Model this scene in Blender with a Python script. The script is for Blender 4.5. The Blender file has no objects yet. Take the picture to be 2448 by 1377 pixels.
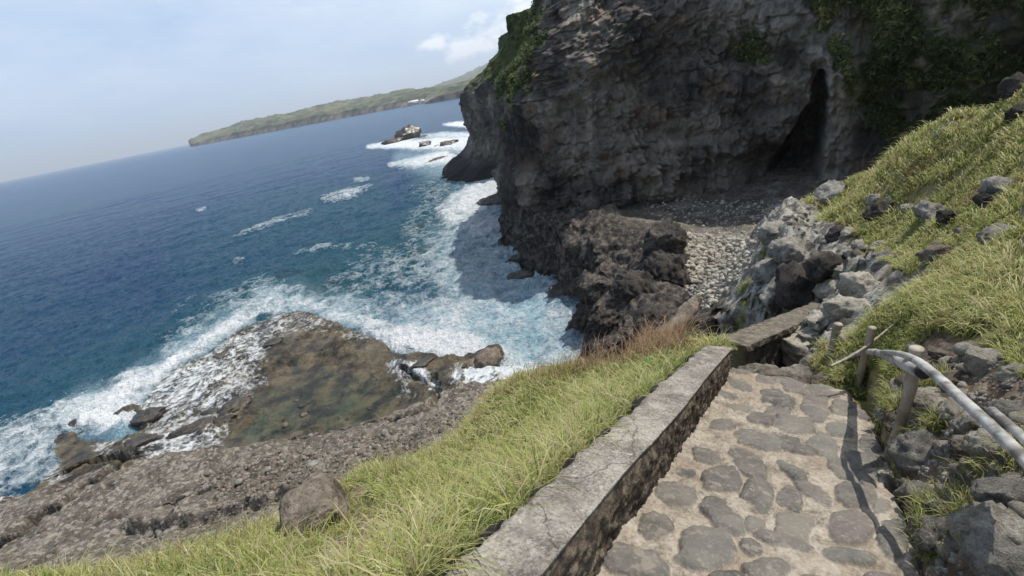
import bpy, math, random
import numpy as np
from mathutils import Vector, Matrix

# ------------------------------------------------------------------ camera, sky, sun, exposure
H = 16.0                       # eye height above the sea (sea level is z = 0)
FPX = 1100.0                   # focal length in pixels of the 2448 px wide photograph
PITCH, ROLL = math.radians(24.0), math.radians(-11.3)
SUN_AZ, SUN_EL = 67.0, 60.0    # degrees right of straight ahead (+Y), degrees above the horizon
scene = bpy.context.scene
col = scene.collection
_r0 = np.array([1, 0, 0.]); _u0 = np.array([0, math.sin(PITCH), math.cos(PITCH)]); CF = np.array([0, math.cos(PITCH), -math.sin(PITCH)])
CR = math.cos(ROLL) * _r0 + math.sin(ROLL) * _u0
CU = -math.sin(ROLL) * _r0 + math.cos(ROLL) * _u0
CAM = np.array([0, 0, H])
cd = bpy.data.cameras.new('camera'); cam = bpy.data.objects.new('camera', cd); col.objects.link(cam)
cd.sensor_width = 36.0; cd.lens = 36.0 * FPX / 2448.0; cd.clip_start = 0.05; cd.clip_end = 60000
M = Matrix.Identity(4)
for i in range(3):
    M[i][0] = CR[i]; M[i][1] = CU[i]; M[i][2] = -CF[i]; M[i][3] = CAM[i]
cam.matrix_world = M
scene.camera = cam
scene.render.resolution_x, scene.render.resolution_y = 1024, 576
scene.view_settings.view_transform = 'Standard'; scene.view_settings.look = 'None'
scene.view_settings.exposure = 0.35; scene.view_settings.gamma = 1.0
scene.cycles.max_bounces = 6; scene.cycles.diffuse_bounces = 3; scene.cycles.transparent_max_bounces = 8
scene.cycles.volume_bounces = 0

w = bpy.data.worlds.new('World'); scene.world = w; w.use_nodes = True
nt = w.node_tree; nt.nodes.clear()
def N(nt, t, **k):
    n = nt.nodes.new(t)
    for a, b in k.items():
        if a.startswith('in_'):
            n.inputs[int(a[3:])].default_value = b
        else:
            setattr(n, a, b)
    return n
sky = N(nt, 'ShaderNodeTexSky', sky_type='NISHITA', sun_disc=False, sun_elevation=math.radians(SUN_EL),
        sun_rotation=math.radians(SUN_AZ), altitude=10.0, air_density=1.0, dust_density=2.2, ozone_density=2.0)
tc = N(nt, 'ShaderNodeTexCoord')
mp = N(nt, 'ShaderNodeMapping'); mp.inputs['Scale'].default_value = (1, 1, 3.0)
no = N(nt, 'ShaderNodeTexNoise'); no.inputs['Scale'].default_value = 1.6; no.inputs['Detail'].default_value = 7; no.inputs['Roughness'].default_value = .62
rp = N(nt, 'ShaderNodeValToRGB'); rp.color_ramp.elements[0].position = .42; rp.color_ramp.elements[1].position = .78
rp.color_ramp.elements[0].color = (0, 0, 0, 1); rp.color_ramp.elements[1].color = (.55, .55, .55, 1)
L = nt.links.new
L(tc.outputs['Generated'], mp.inputs[0]); L(mp.outputs[0], no.inputs['Vector']); L(no.outputs['Fac'], rp.inputs[0])
# a bank of cumulus low over the far hills
def pixray(x, y):
    d = (x - 1224) * CR + (688.5 - y) * CU + FPX * CF
    return d / np.linalg.norm(d)
clouds = []
def vecmath(op, a, b):
    n = N(nt, 'ShaderNodeVectorMath', operation=op)
    L(a, n.inputs[0]); n.inputs[1].default_value = b
    return n
no2 = N(nt, 'ShaderNodeTexNoise'); no2.inputs['Scale'].default_value = 22; no2.inputs['Detail'].default_value = 8; no2.inputs['Roughness'].default_value = .6
mp2 = N(nt, 'ShaderNodeMapping'); mp2.inputs['Scale'].default_value = (1, 1, 1.7); L(tc.outputs['Generated'], mp2.inputs[0]); L(mp2.outputs[0], no2.inputs['Vector'])
acc = None
for (u, v, rad, sz) in [(1120, 108, .085, 1.0), (1190, 70, .07, 1.0), (1050, 110, .05, .9), (560, 165, .05, .45), (470, 220, .035, .4), (1240, 20, .1, .9), (680, 150, .06, .3)]:
    c = pixray(u, v)
    d = vecmath('SUBTRACT', tc.outputs['Generated'], tuple(c))
    sc_ = vecmath('MULTIPLY', d.outputs[0], (1, 1, 2.2))
    ln = N(nt, 'ShaderNodeVectorMath', operation='LENGTH'); L(sc_.outputs[0], ln.inputs[0])
    mr = N(nt, 'ShaderNodeMapRange'); L(ln.outputs['Value'], mr.inputs[0])
    mr.inputs[1].default_value = 0; mr.inputs[2].default_value = rad * 1.5; mr.inputs[3].default_value = sz; mr.inputs[4].default_value = 0
    if acc is None: acc = mr.outputs[0]
    else:
        m = N(nt, 'ShaderNodeMath', operation='MAXIMUM'); L(acc, m.inputs[0]); L(mr.outputs[0], m.inputs[1]); acc = m.outputs[0]
ad = N(nt, 'ShaderNodeMath', operation='MULTIPLY_ADD'); L(no2.outputs['Fac'], ad.inputs[0]); ad.inputs[1].default_value = 1.8; ad.inputs[2].default_value = -1.12
ad2 = N(nt, 'ShaderNodeMath', operation='ADD'); L(ad.outputs[0], ad2.inputs[0]); L(acc, ad2.inputs[1])
cm = N(nt, 'ShaderNodeMapRange'); L(ad2.outputs[0], cm.inputs[0]); cm.inputs[1].default_value = .15; cm.inputs[2].default_value = .62; cm.inputs[3].default_value = 0; cm.inputs[4].default_value = .95
mx = N(nt, 'ShaderNodeMath', operation='MAXIMUM'); L(rp.outputs[0], mx.inputs[0]); L(cm.outputs[0], mx.inputs[1])
sx_ = N(nt, 'ShaderNodeSeparateXYZ'); L(tc.outputs['Generated'], sx_.inputs[0])
hz = N(nt, 'ShaderNodeMapRange'); L(sx_.outputs[2], hz.inputs[0]); hz.inputs[1].default_value = 0; hz.inputs[2].default_value = .5; hz.inputs[3].default_value = .92; hz.inputs[4].default_value = .35
hm = N(nt, 'ShaderNodeMixRGB'); L(hz.outputs[0], hm.inputs[0]); L(sky.outputs[0], hm.inputs[1]); hm.inputs[2].default_value = (4.0, 5.65, 8.1, 1)
mix = N(nt, 'ShaderNodeMixRGB'); L(mx.outputs[0], mix.inputs[0]); L(hm.outputs[0], mix.inputs[1]); mix.inputs[2].default_value = (9.0, 9.3, 9.8, 1)
bg = N(nt, 'ShaderNodeBackground'); bg.inputs[1].default_value = .10
L(mix.outputs[0], bg.inputs[0])
wo = N(nt, 'ShaderNodeOutputWorld'); L(bg.outputs[0], wo.inputs[0])

sd = bpy.data.lights.new('sun', 'SUN'); sd.energy = 4.0; sd.angle = math.radians(.53); sd.color = (1.0, .955, .88)
so = bpy.data.objects.new('sun', sd); col.objects.link(so); so.location = (20, 20, 60)
_a, _e = math.radians(SUN_AZ), math.radians(SUN_EL)
SUN = np.array([math.sin(_a) * math.cos(_e), math.cos(_a) * math.cos(_e), math.sin(_e)])
so.rotation_euler = Vector(tuple(SUN)).to_track_quat('Z', 'Y').to_euler()

# ------------------------------------------------------------------ numeric helpers
rng = np.random.default_rng(7)
random.seed(7)
_perm = np.random.default_rng(3).permutation(256).astype(np.int32)
_perm = np.concatenate([_perm, _perm])
_g = np.random.default_rng(4).normal(size=(256, 3)); _g /= np.linalg.norm(_g, axis=1)[:, None]
def perlin(P):
    P = np.asarray(P, float)
    I = np.floor(P).astype(np.int64); f = P - I; I &= 255
    w_ = f * f * f * (f * (f * 6 - 15) + 10)
    out = 0
    for dx in (0, 1):
        wx = w_[:, 0] if dx else 1 - w_[:, 0]
        for dy in (0, 1):
            wy = w_[:, 1] if dy else 1 - w_[:, 1]
            for dz in (0, 1):
                wz = w_[:, 2] if dz else 1 - w_[:, 2]
                h = _perm[_perm[_perm[(I[:, 0] + dx) & 255] + ((I[:, 1] + dy) & 255)] + ((I[:, 2] + dz) & 255)]
                g = _g[h]
                out = out + wx * wy * wz * (g[:, 0] * (f[:, 0] - dx) + g[:, 1] * (f[:, 1] - dy) + g[:, 2] * (f[:, 2] - dz))
    return out * 1.6
def fbm(P, oct=4, lac=2.03, gain=.5):
    a = 1.0; s = 0; P = np.array(P, float)
    for i in range(oct):
        s = s + a * perlin(P + 17.3 * i); P = P * lac; a *= gain
    return s
def ridged(P, oct=4, gain=.5):
    a = 1.0; s = 0; P = np.array(P, float)
    for i in range(oct):
        s = s + a * (1 - 2 * np.abs(perlin(P + 9.7 * i))); P = P * 2.07; a *= gain
    return s
def worley(P, seed=0):
    """distance to the nearest and second nearest scattered point, and a random value per cell"""
    P = np.asarray(P, float); I = np.floor(P).astype(np.int64)
    d1 = np.full(len(P), 9.); d2 = np.full(len(P), 9.); idv = np.zeros(len(P))
    for dx in (-1, 0, 1):
        for dy in (-1, 0, 1):
            for dz in (-1, 0, 1):
                J = I + (dx, dy, dz); K = J & 255
                h = _perm[_perm[_perm[(K[:, 0] + seed) & 255] + K[:, 1]] + K[:, 2]]
                q = J + .5 + .42 * np.stack([np.sin(h * 12.9), np.sin(h * 78.2 + 1), np.sin(h * 37.7 + 2)], 1)
                d = np.linalg.norm(P - q, axis=1)
                m = d < d1
                d2 = np.where(m, d1, np.minimum(d2, d)); idv = np.where(m, h / 255., idv); d1 = np.where(m, d, d1)
    return d1, d2, idv
def sstep(a, b, x):
    t = np.clip((x - a) / (b - a), 0, 1); return t * t * (3 - 2 * t)
def at_r(u, v, r): return CAM + pixray(u, v) * r
def at_z(u, v, z):
    d = pixray(u, v); return CAM + d * ((z - H) / d[2])
def pix(P):
    D = P - CAM; z = D @ CF; z = np.where(z < .01, .01, z)
    return 1224 + FPX * (D @ CR) / z, 688.5 - FPX * (D @ CU) / z
def inpoly(x, y, poly):
    poly = np.asarray(poly, float); ins = np.zeros(len(x), bool); n = len(poly); j = n - 1
    for i in range(n):
        xi, yi = poly[i]; xj, yj = poly[j]
        if yi != yj:
            c = ((yi > y) != (yj > y)) & (x < (xj - xi) * (y - yi) / (yj - yi) + xi); ins ^= c
        j = i
    return ins
def segdist(x, y, pl, closed=False):
    """distance to a polyline and interpolated extra values of its points"""
    pl = np.asarray(pl, float); best = np.full(len(x), 1e9); ext = np.zeros((len(x), pl.shape[1] - 2)); side = np.zeros(len(x))
    n = len(pl)
    for i in range(n if closed else n - 1):
        a = pl[i]; b = pl[(i + 1) % n]; ex, ey = b[0] - a[0], b[1] - a[1]
        L2 = ex * ex + ey * ey + 1e-9
        t = np.clip(((x - a[0]) * ex + (y - a[1]) * ey) / L2, 0, 1)
        d = np.hypot(x - a[0] - t * ex, y - a[1] - t * ey)
        m = d < best; best = np.where(m, d, best)
        side = np.where(m, np.sign(ex * (y - a[1]) - ey * (x - a[0])), side)
        if ext.shape[1]:
            val = a[None, 2:] + t[:, None] * (b - a)[None, 2:]; ext[m] = val[m]
    return best, ext, side
def sdf_poly(x, y, poly):
    d, _, _ = segdist(x, y, poly, True)
    return np.where(inpoly(x, y, poly), d, -d)
def soft_poly(P, poly, w=20, amp=25, fr=.6):
    """1 inside a picture-measured zone of the ground, with a ragged border"""
    u, v = pix(P); n = fbm(P * fr, 3) * amp
    return sstep(-w, w, sdf_poly(u, v, poly) + n)
class TPS:
    def __init__(s, X, Y, lam=1e-4):
        s.X = np.asarray(X, float); n = len(s.X); K = s.k(s.X) + lam * np.eye(n)
        A = np.zeros((n + 3, n + 3)); A[:n, :n] = K; A[:n, n] = 1; A[:n, n + 1:] = s.X; A[n, :n] = 1; A[n + 1:, :n] = s.X.T
        s.w = np.linalg.solve(A, np.concatenate([Y, np.zeros(3)])); s.n = n
    def k(s, Q):
        d = ((Q[:, None, :] - s.X[None]) ** 2).sum(2); return .5 * d * np.log(d + 1e-12)
    def __call__(s, Q):
        out = np.empty(len(Q))
        for i in range(0, len(Q), 40000):
            q = Q[i:i + 40000]; out[i:i + 40000] = s.k(q) @ s.w[:s.n] + s.w[s.n] + q @ s.w[s.n + 1:]
        return out

# ------------------------------------------------------------------ mesh and scene helpers
def mk(name, V, faces, mat=None, parent=None, smooth=True, attrs=None, **props):
    """faces: list of int arrays (n,3)/(n,4); one mesh object"""
    me = bpy.data.meshes.new(name); V = np.ascontiguousarray(V, dtype=np.float32)
    faces = [np.asarray(f, np.int32) for f in faces if len(f)]
    me.vertices.add(len(V)); me.vertices.foreach_set('co', V.ravel())
    cnt = np.concatenate([np.full(len(f), f.shape[1], np.int32) for f in faces])
    idx = np.concatenate([f.ravel() for f in faces]); st = np.concatenate([[0], np.cumsum(cnt)[:-1]]).astype(np.int32)
    me.loops.add(len(idx)); me.loops.foreach_set('vertex_index', idx)
    me.polygons.add(len(cnt)); me.polygons.foreach_set('loop_start', st); me.polygons.foreach_set('loop_total', cnt)
    me.update(calc_edges=True); me.validate()
    if smooth: me.shade_smooth()
    for k, a in (attrs or {}).items():
        a = np.asarray(a, np.float32)
        if a.ndim == 1:
            at = me.attributes.new(k, 'FLOAT', 'POINT'); at.data.foreach_set('value', a)
        else:
            at = me.attributes.new(k, 'FLOAT_COLOR', 'POINT'); c = np.ones((len(a), 4), np.float32); c[:, :3] = a; at.data.foreach_set('color', c.ravel())
    if mat: me.materials.append(mat)
    o = bpy.data.objects.new(name, me); col.objects.link(o)
    if parent: o.parent = parent
    for k, v in props.items(): o[k] = v
    return o
def gridfaces(nr, nc, keep=None):
    i = np.arange((nr - 1) * (nc - 1)); r = i // (nc - 1); c = i % (nc - 1); a = r * nc + c
    f = np.stack([a, a + 1, a + nc + 1, a + nc], 1)
    if keep is not None: f = f[keep[f].all(1)]
    return f
def compact(V, F, attrs):
    used = np.unique(F); m = np.full(len(V), -1); m[used] = np.arange(len(used))
    return V[used], m[F], {k: a[used] for k, a in attrs.items()}
def thing(name, loc, label, cat, group=None):
    o = bpy.data.objects.new(name, None); col.objects.link(o); o.location = tuple(loc); o.empty_display_size = .2
    o['label'] = label; o['category'] = cat
    if group: o['group'] = group
    return o
def tube(pts, rad, seg=12, bump=.0, cap=True, fr=8.):
    """tapered tube through pts with radii rad; returns V, [quads, tris]"""
    pts = np.asarray(pts, float); n = len(pts); V = []
    T = np.gradient(pts, axis=0); T /= np.linalg.norm(T, axis=1)[:, None]
    up = np.array([0, 0, 1.]) if abs(T[0][2]) < .9 else np.array([1., 0, 0])
    for i in range(n):
        a = np.cross(T[i], up); a /= np.linalg.norm(a); b = np.cross(T[i], a)
        for k in range(seg):
            th = 2 * math.pi * k / seg; V.append(pts[i] + rad[i] * (a * math.cos(th) + b * math.sin(th)))
    V = np.array(V)
    if bump:
        c = np.repeat(pts, seg, 0); V = c + (V - c) * (1 + bump * fbm(V * fr, 3))[:, None]
    q = []
    for i in range(n - 1):
        for k in range(seg):
            q.append([i * seg + k, i * seg + (k + 1) % seg, (i + 1) * seg + (k + 1) % seg, (i + 1) * seg + k])
    t = []
    if cap:
        V = np.vstack([V, pts[0], pts[-1]]); c0, c1 = len(V) - 2, len(V) - 1
        for k in range(seg):
            t.append([c0, (k + 1) % seg, k]); t.append([c1, (n - 1) * seg + k, (n - 1) * seg + (k + 1) % seg])
    return V, [np.array(q), np.array(t)] if t else [np.array(q)]
def spline(P, m):
    P = np.asarray(P, float); n = len(P); t = np.linspace(0, n - 1, m); i = np.clip(np.floor(t).astype(int), 0, n - 2); f = (t - i)[:, None]
    g = lambda k: P[np.clip(k, 0, n - 1)]
    a, b, c, d = g(i - 1), g(i), g(i + 1), g(i + 2)
    return .5 * (2 * b + (c - a) * f + (2 * a - 5 * b + 4 * c - d) * f ** 2 + (3 * b - 3 * c + d - a) * f ** 3)

# ------------------------------------------------------------------ materials
def material(name):
    m = bpy.data.materials.new(name); m.use_nodes = True; t = m.node_tree; t.nodes.clear()
    out = t.nodes.new('ShaderNodeOutputMaterial'); b = t.nodes.new('ShaderNodeBsdfPrincipled'); t.links.new(b.outputs[0], out.inputs[0])
    return m, t, b, out
class G:
    """small node-graph writer"""
    def __init__(s, t): s.t = t; s.tc = t.nodes.new('ShaderNodeTexCoord').outputs['Object']
    def lk(s, a, b):
        if isinstance(a, (int, float)): b.default_value = a
        elif isinstance(a, tuple): b.default_value = (a + (1,)) if len(b.default_value) == 4 and len(a) == 3 else a
        else: s.t.links.new(a, b)
    def noise(s, sc, det=4, rough=.55, vec=None, scl=None, out='Fac', dist=0):
        v = vec or s.tc
        if scl:
            m = s.t.nodes.new('ShaderNodeMapping'); s.lk(v, m.inputs[0]); m.inputs['Scale'].default_value = scl; v = m.outputs[0]
        n = s.t.nodes.new('ShaderNodeTexNoise'); s.lk(v, n.inputs['Vector']); n.inputs['Scale'].default_value = sc; n.inputs['Detail'].default_value = det
        n.inputs['Roughness'].default_value = rough; n.inputs['Distortion'].default_value = dist
        return n.outputs[out]
    def vor(s, sc, feature='F1', vec=None, out='Distance', rand=1):
        n = s.t.nodes.new('ShaderNodeTexVoronoi'); n.feature = feature; s.lk(vec or s.tc, n.inputs['Vector']); n.inputs['Scale'].default_value = sc
        n.inputs['Randomness'].default_value = rand
        return n.outputs[out]
    def math(s, op, a, b=0., c=0., clamp=False):
        n = s.t.nodes.new('ShaderNodeMath'); n.operation = op; n.use_clamp = clamp
        s.lk(a, n.inputs[0]); s.lk(b, n.inputs[1]); s.lk(c, n.inputs[2]); return n.outputs[0]
    def rng(s, v, a, b, c=0., d=1.):
        n = s.t.nodes.new('ShaderNodeMapRange'); s.lk(v, n.inputs[0])
        for i, x in enumerate((a, b, c, d)): s.lk(x, n.inputs[i + 1])
        return n.outputs[0]
    def mix(s, f, a, b, mode='MIX'):
        n = s.t.nodes.new('ShaderNodeMixRGB'); n.blend_type = mode; s.lk(f, n.inputs[0]); s.lk(a, n.inputs[1]); s.lk(b, n.inputs[2]); return n.outputs[0]
    def ramp(s, f, stops):
        n = s.t.nodes.new('ShaderNodeValToRGB'); s.lk(f, n.inputs[0]); e = n.color_ramp.elements
        while len(e) < len(stops): e.new(.5)
        for k, (p, c) in zip(e, stops): k.position = p; k.color = c + (1,) if len(c) == 3 else c
        return n.outputs[0]
    def attr(s, name, col=False):
        n = s.t.nodes.new('ShaderNodeAttribute'); n.attribute_name = name; return n.outputs['Color' if col else 'Fac']
    def bump(s, h, strength, dist, prev=None):
        n = s.t.nodes.new('ShaderNodeBump'); s.lk(h, n.inputs['Height']); n.inputs['Strength'].default_value = strength; n.inputs['Distance'].default_value = dist
        if prev is not None: s.lk(prev, n.inputs['Normal'])
        return n.outputs[0]
    def vadd(s, a, b, k):
        n = s.t.nodes.new('ShaderNodeVectorMath'); n.operation = 'MULTIPLY_ADD'; s.lk(b, n.inputs[0]); n.inputs[1].default_value = (k, k, k); s.lk(a, n.inputs[2]); return n.outputs[0]

def rock_mat(name, dark, mid, light, sc=1.0, bumpd=.08, rough=.9, stain=None, pits=True, spec=.25):
    m, t, b, o = material(name); g = G(t)
    n1 = g.noise(.5 * sc, 6, .6); n2 = g.noise(3.3 * sc, 6, .65); n3 = g.noise(14 * sc, 5, .7)
    f = g.math('ADD', g.math('MULTIPLY', n1, .45), g.math('ADD', g.math('MULTIPLY', n2, .35), g.math('MULTIPLY', n3, .2)))
    c = g.ramp(f, [(.41, dark), (.5, mid), (.585, light)]); c = g.mix(g.rng(g.noise(38 * sc, 3, .7), .42, .62, .35, 0), c, dark)
    if stain:
        c = g.mix(g.rng(g.noise(1.1 * sc, 5, .7), .52, .68, 0, .7), c, stain)
    b.inputs['Roughness'].default_value = rough; b.inputs['Specular IOR Level'].default_value = spec
    h = g.math('ADD', g.math('MULTIPLY', n2, 1.), g.math('MULTIPLY', n3, .45))
    if pits: h = g.math('ADD', h, g.math('MULTIPLY', g.rng(g.vor(5 * sc), 0, .35), .35))
    t.links.new(g.bump(h, .9, bumpd), b.inputs['Normal'])
    t.links.new(c, b.inputs['Base Color'])
    return m, t, b, g, c

# ------------------------------------------------------------------ SEA
shelf_px = [(-250, 1260), (0, 1198), (60, 1182), (100, 1130), (108, 1050), (180, 1018), (215, 1038), (300, 1042), (330, 1032), (300, 1000), (288, 972), (330, 965), (345, 930), (400, 888), (500, 842), (540, 800), (620, 768), (700, 742), (765, 752), (830, 788), (905, 812), (950, 850), (1040, 852), (1110, 862), (1150, 842), (1200, 832), (1215, 862), (1190, 890), (1290, 900), (1420, 930), (1500, 1000), (1400, 1400), (-250, 1700)]
shelf_xy = [at_z(a, b_, .2)[:2] for a, b_ in shelf_px]
FOAM = [[(335, 930, 9, 1.2), (400, 884, 9, 1.3), (480, 838, 9, 1.25), (540, 790, 8, 1.1), (620, 757, 8, 1.0)], [(960, 835, 22, 1.3), (1030, 822, 26, 1.5), (1110, 838, 26, 1.5), (1165, 848, 12, 1.2)], [(215, 1010, 22, 1.3), (300, 1012, 18, 1.4)], [(1110, 500, 20, 1.3), (1180, 470, 18, 1.3)],
  # strokes measured on the photograph: (u, v, half width px, density)
    [(-200, 1190, 90, .75), (0, 1160, 50, .68), (60, 1140, 40, .62), (110, 1110, 34, .7)], [(-200, 1130, 110, .7), (0, 1095, 80, .68), (100, 1040, 45, .7), (200, 990, 38, .85), (280, 985, 45, 1.1), (330, 930, 38, 1.1), (400, 880, 18, .95), (480, 838, 18, .95), (560, 775, 20, .9), (640, 730, 24, .75), (740, 728, 22, .7), (850, 770, 22, .8), (930, 812, 30, 1.0), (1010, 825, 36, 1.2), (1100, 835, 42, 1.2), (1170, 845, 25, .9), (1260, 885, 30, .9)],
    [(1200, 445, 30, 1.05), (1130, 480, 34, 1.05), (1080, 512, 30, .9), (1130, 540, 30, .95), (1210, 560, 36, .7), (1270, 640, 40, .6), (1330, 715, 50, .6), (1370, 800, 50, .58), (1340, 870, 60, .6)],
    [(880, 350, 5, .9), (940, 345, 9, 1.1), (1000, 345, 13, 1.1), (1060, 343, 15, 1.2), (1130, 345, 18, 1.2)], [(1060, 297, 3, .9), (1100, 296, 6, 1.2), (1140, 302, 6, 1.1)],
    [(930, 395, 5, .7), (1000, 388, 12, 1), (1060, 378, 16, 1.2), (1130, 408, 18, 1.1), (1190, 425, 24, 1.)],
    [(1000, 325, 4, .7), (1060, 322, 7, .9), (1130, 325, 8, 1)],
    [(775, 478, 7, .5), (830, 466, 11, .75), (885, 446, 6, .5)], [(850, 432, 5, .6), (880, 427, 5, .6)],
    [(560, 565, 3, .35), (620, 542, 6, .6), (690, 520, 8, .48), (740, 505, 7, .36)],
    [(820, 690, 40, .36), (900, 650, 45, .45), (990, 640, 50, .5), (1070, 650, 55, .6), (1120, 700, 70, .5), (1180, 760, 70, .55)],
    [(930, 740, 40, .5), (1000, 760, 50, .6), (1080, 770, 50, .85)],
    [(1060, 590, 50, .5), (1150, 600, 55, .5), (1200, 650, 60, .5)], [(420, 840, 40, .42), (560, 735, 40, .45), (640, 690, 30, .4)],
    [(980, 560, 25, .4), (1060, 440, 20, .4), (1000, 460, 20, .3)],
    [(430, 745, 14, .32), (470, 720, 10, .3)], [(470, 502, 3, .6), (490, 498, 3, .6)], [(560, 625, 5, .5), (580, 622, 5, .5)], [(790, 590, 5, .55), (700, 610, 5, .3), (860, 590, 6, .4), (900, 588, 4, .5)],
    [(620, 700, 22, .5), (700, 700, 18, .45), (800, 735, 26, .6), (880, 750, 30, .6)],
]
MILK = [[(1100, 600, 50, .6), (1180, 690, 100, .95), (1230, 770, 110, 1.), (1290, 850, 90, .9)], [(640, 715, 22, .5), (850, 760, 30, .7)], [(330, 920, 25, .7), (560, 765, 22, .5)], [(1000, 790, 45, .8), (1120, 810, 55, 1)], [(1150, 500, 50, .8), (1170, 560, 60, .6)], [(230, 990, 45, .8), (290, 1000, 45, 1)],
        [(960, 380, 14, .5), (1100, 400, 30, .8), (1150, 430, 35, .8)], [(900, 780, 40, .5), (700, 720, 30, .3)]]
TEAL = [[(60, 1000, 90, .5), (250, 900, 70, .7), (400, 830, 60, .7), (560, 740, 60, .8), (760, 690, 70, .9), (900, 640, 90, .8), (1000, 600, 90, .9), (1060, 520, 70, .8), (1040, 440, 40, .8), (1080, 390, 30, .7)], [(600, 560, 50, .3), (750, 530, 50, .4), (880, 460, 30, .5)], [(500, 640, 60, .3), (700, 650, 60, .5)]]
def strokes(u, v, S, soft=1.0):
    out = np.zeros(len(u))
    for st in S:
        d, e, _ = segdist(u, v, st)
        out = np.maximum(out, e[:, 1] * (1 - sstep(.35, 1.0 + soft, d / (e[:, 0] + 1e-6))))
    return out
azs = np.radians(np.concatenate([np.linspace(-85, -52, 40)[:-1], np.linspace(-52, 16, 560), np.linspace(16, 60, 60)[1:]]))
rho = np.concatenate([np.geomspace(12, 260, 620), np.geomspace(262, 40000, 90)])
A, Rr = np.meshgrid(azs, rho); A = A.ravel(); Rr = Rr.ravel()
P = np.stack([Rr * np.sin(A), Rr * np.cos(A), np.zeros_like(A)], 1)
u, v = pix(P)
front = P @ CF + 0 - CAM @ CF > 1
wob = fbm(P * .35, 4); wob2 = fbm(P * .35 + 50, 4)
k_ = np.clip(1100 / np.maximum(Rr, 12), 4, 60) * .55
uu, vv = u + wob * k_, v + wob2 * k_ * .6
foam = np.where(front, strokes(uu, vv, FOAM), 0); milk = np.where(front, strokes(uu, vv, MILK, 1.3), 0); teal = np.where(front, strokes(uu, vv, TEAL, 1.6), 0)
# wind waves: a few directional trains plus noise, fading with distance
near = 1 - sstep(60, 260, Rr)
z = np.zeros(len(P)); wx = P[:, 0] + 1.1 * fbm(P * .12, 2) * 3; wy = P[:, 1] + 3 * fbm(P * .12 + 9, 2)
for lam, amp, th in [(23, .12, 150), (11, .07, 168), (6.3, .065, 128), (3.9, .06, 172), (2.6, .05, 115), (1.7, .034, 150)]:
    th = math.radians(th); ph = 2 * math.pi * (wx * math.sin(th) + wy * math.cos(th)) / lam + 2.5 * perlin(P / lam * .45)
    s = np.sin(ph); z += amp * (s + .35 * np.cos(2 * ph)) * (.6 + .5 * perlin(P / lam * .3 + 4)) * (1 if lam > 4 else near)
z += (.13 * ridged(np.stack([P[:, 0] * .42, P[:, 1] * .55, P[:, 0] * 0], 1), 5, .6) + .12 * fbm(P * .15, 3)) * near
z -= .1
z *= 1 - sstep(400, 3000, Rr)
z += np.clip(foam, 0, 1.2) * (.20 + .34 * ridged(P * .6, 5, .6)) * near * (1 - .5 * np.clip(milk, 0, 1))
z = z - 1.0 * sstep(.5, 1.4, sdf_poly(P[:, 0], P[:, 1], shelf_xy))
P[:, 2] = z
m_sea, t, b, o = material('sea_water'); g = G(t)
fo, mi, te = g.attr('foam'), g.attr('milk'), g.attr('teal')
warp = g.vadd(g.tc, g.noise(.45, 5, .6, out='Color'), 2.6)
warp2 = g.vadd(g.tc, g.noise(1.1, 5, .6, out='Color'), 1.3)
e1 = g.vor(.62, 'DISTANCE_TO_EDGE', warp); e2 = g.vor(1.7, 'DISTANCE_TO_EDGE', warp2)
nf = g.noise(.7, 6, .65)
dd = g.math('ADD', fo, g.math('MULTIPLY', g.math('SUBTRACT', nf, .5), 1.3))
dd = g.math('MULTIPLY', dd, g.rng(fo, .02, .25))
ln1 = g.rng(e1, 0, .30, 1, 0); ln2 = g.rng(e2, 0, .26, 1, 0); st = g.noise(.28, 6, .68, dist=1.2); fn_ = g.noise(4.5, 4, .7)
val = g.math('ADD', g.math('MULTIPLY', dd, .95), g.math('ADD', g.math('MULTIPLY', ln1, .26), g.math('ADD', g.math('MULTIPLY', ln2, .20), g.math('ADD', g.math('MULTIPLY', g.math('SUBTRACT', st, .5), .9), g.math('MULTIPLY', g.math('SUBTRACT', fn_, .5), .28)))))
fm = g.math('MULTIPLY', g.rng(val, .56, 1.16), g.rng(fo, .02, .12), clamp=True)
wc = g.noise(.03, 3, .6)
deep = g.mix(g.rng(wc, .35, .65), (.015, .058, .150), (.013, .075, .140))
c = g.mix(g.math('MULTIPLY', te, .72, clamp=True), deep, (.024, .125, .140))
c = g.mix(g.rng(g.math('MULTIPLY', te, g.noise(.16, 4, .6)), .42, .6, 0, .6), c, (.03, .05, .05))
c = g.mix(g.math('MULTIPLY', mi, g.rng(g.noise(.5, 6, .7, dist=.6), .3, .62, .45, 1.05), clamp=True), c, g.mix(g.rng(g.noise(1.1, 5, .7, dist=1.0), .38, .6), (.26, .47, .54), (.58, .72, .77)))
c = g.mix(fm, c, g.mix(g.rng(dd, .75, 1.2), g.mix(g.rng(g.noise(1.6, 6, .75), .35, .62), (.45, .55, .59), (.78, .81, .82)), (.86, .88, .89)))
t.links.new(c, b.inputs['Base Color'])
t.links.new(g.mix(fm, (.22, .22, .22), (.85, .85, .85)), b.inputs['Roughness'])
b.inputs['IOR'].default_value = 1.333; b.inputs['Specular IOR Level'].default_value = .36
b1 = g.bump(g.noise(.55, 6, .7, scl=(1, 1.6, 1)), 1.0, 2.0); b2 = g.bump(g.noise(2.6, 5, .65, scl=(1, 1.4, 1)), .8, .22, b1)
b3 = g.bump(fm, .5, .05, b2)
t.links.new(b3, b.inputs['Normal'])
mk('sea', P, [gridfaces(len(rho), len(azs))], m_sea, attrs=dict(foam=foam, milk=milk, teal=teal), kind='structure')

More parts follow.
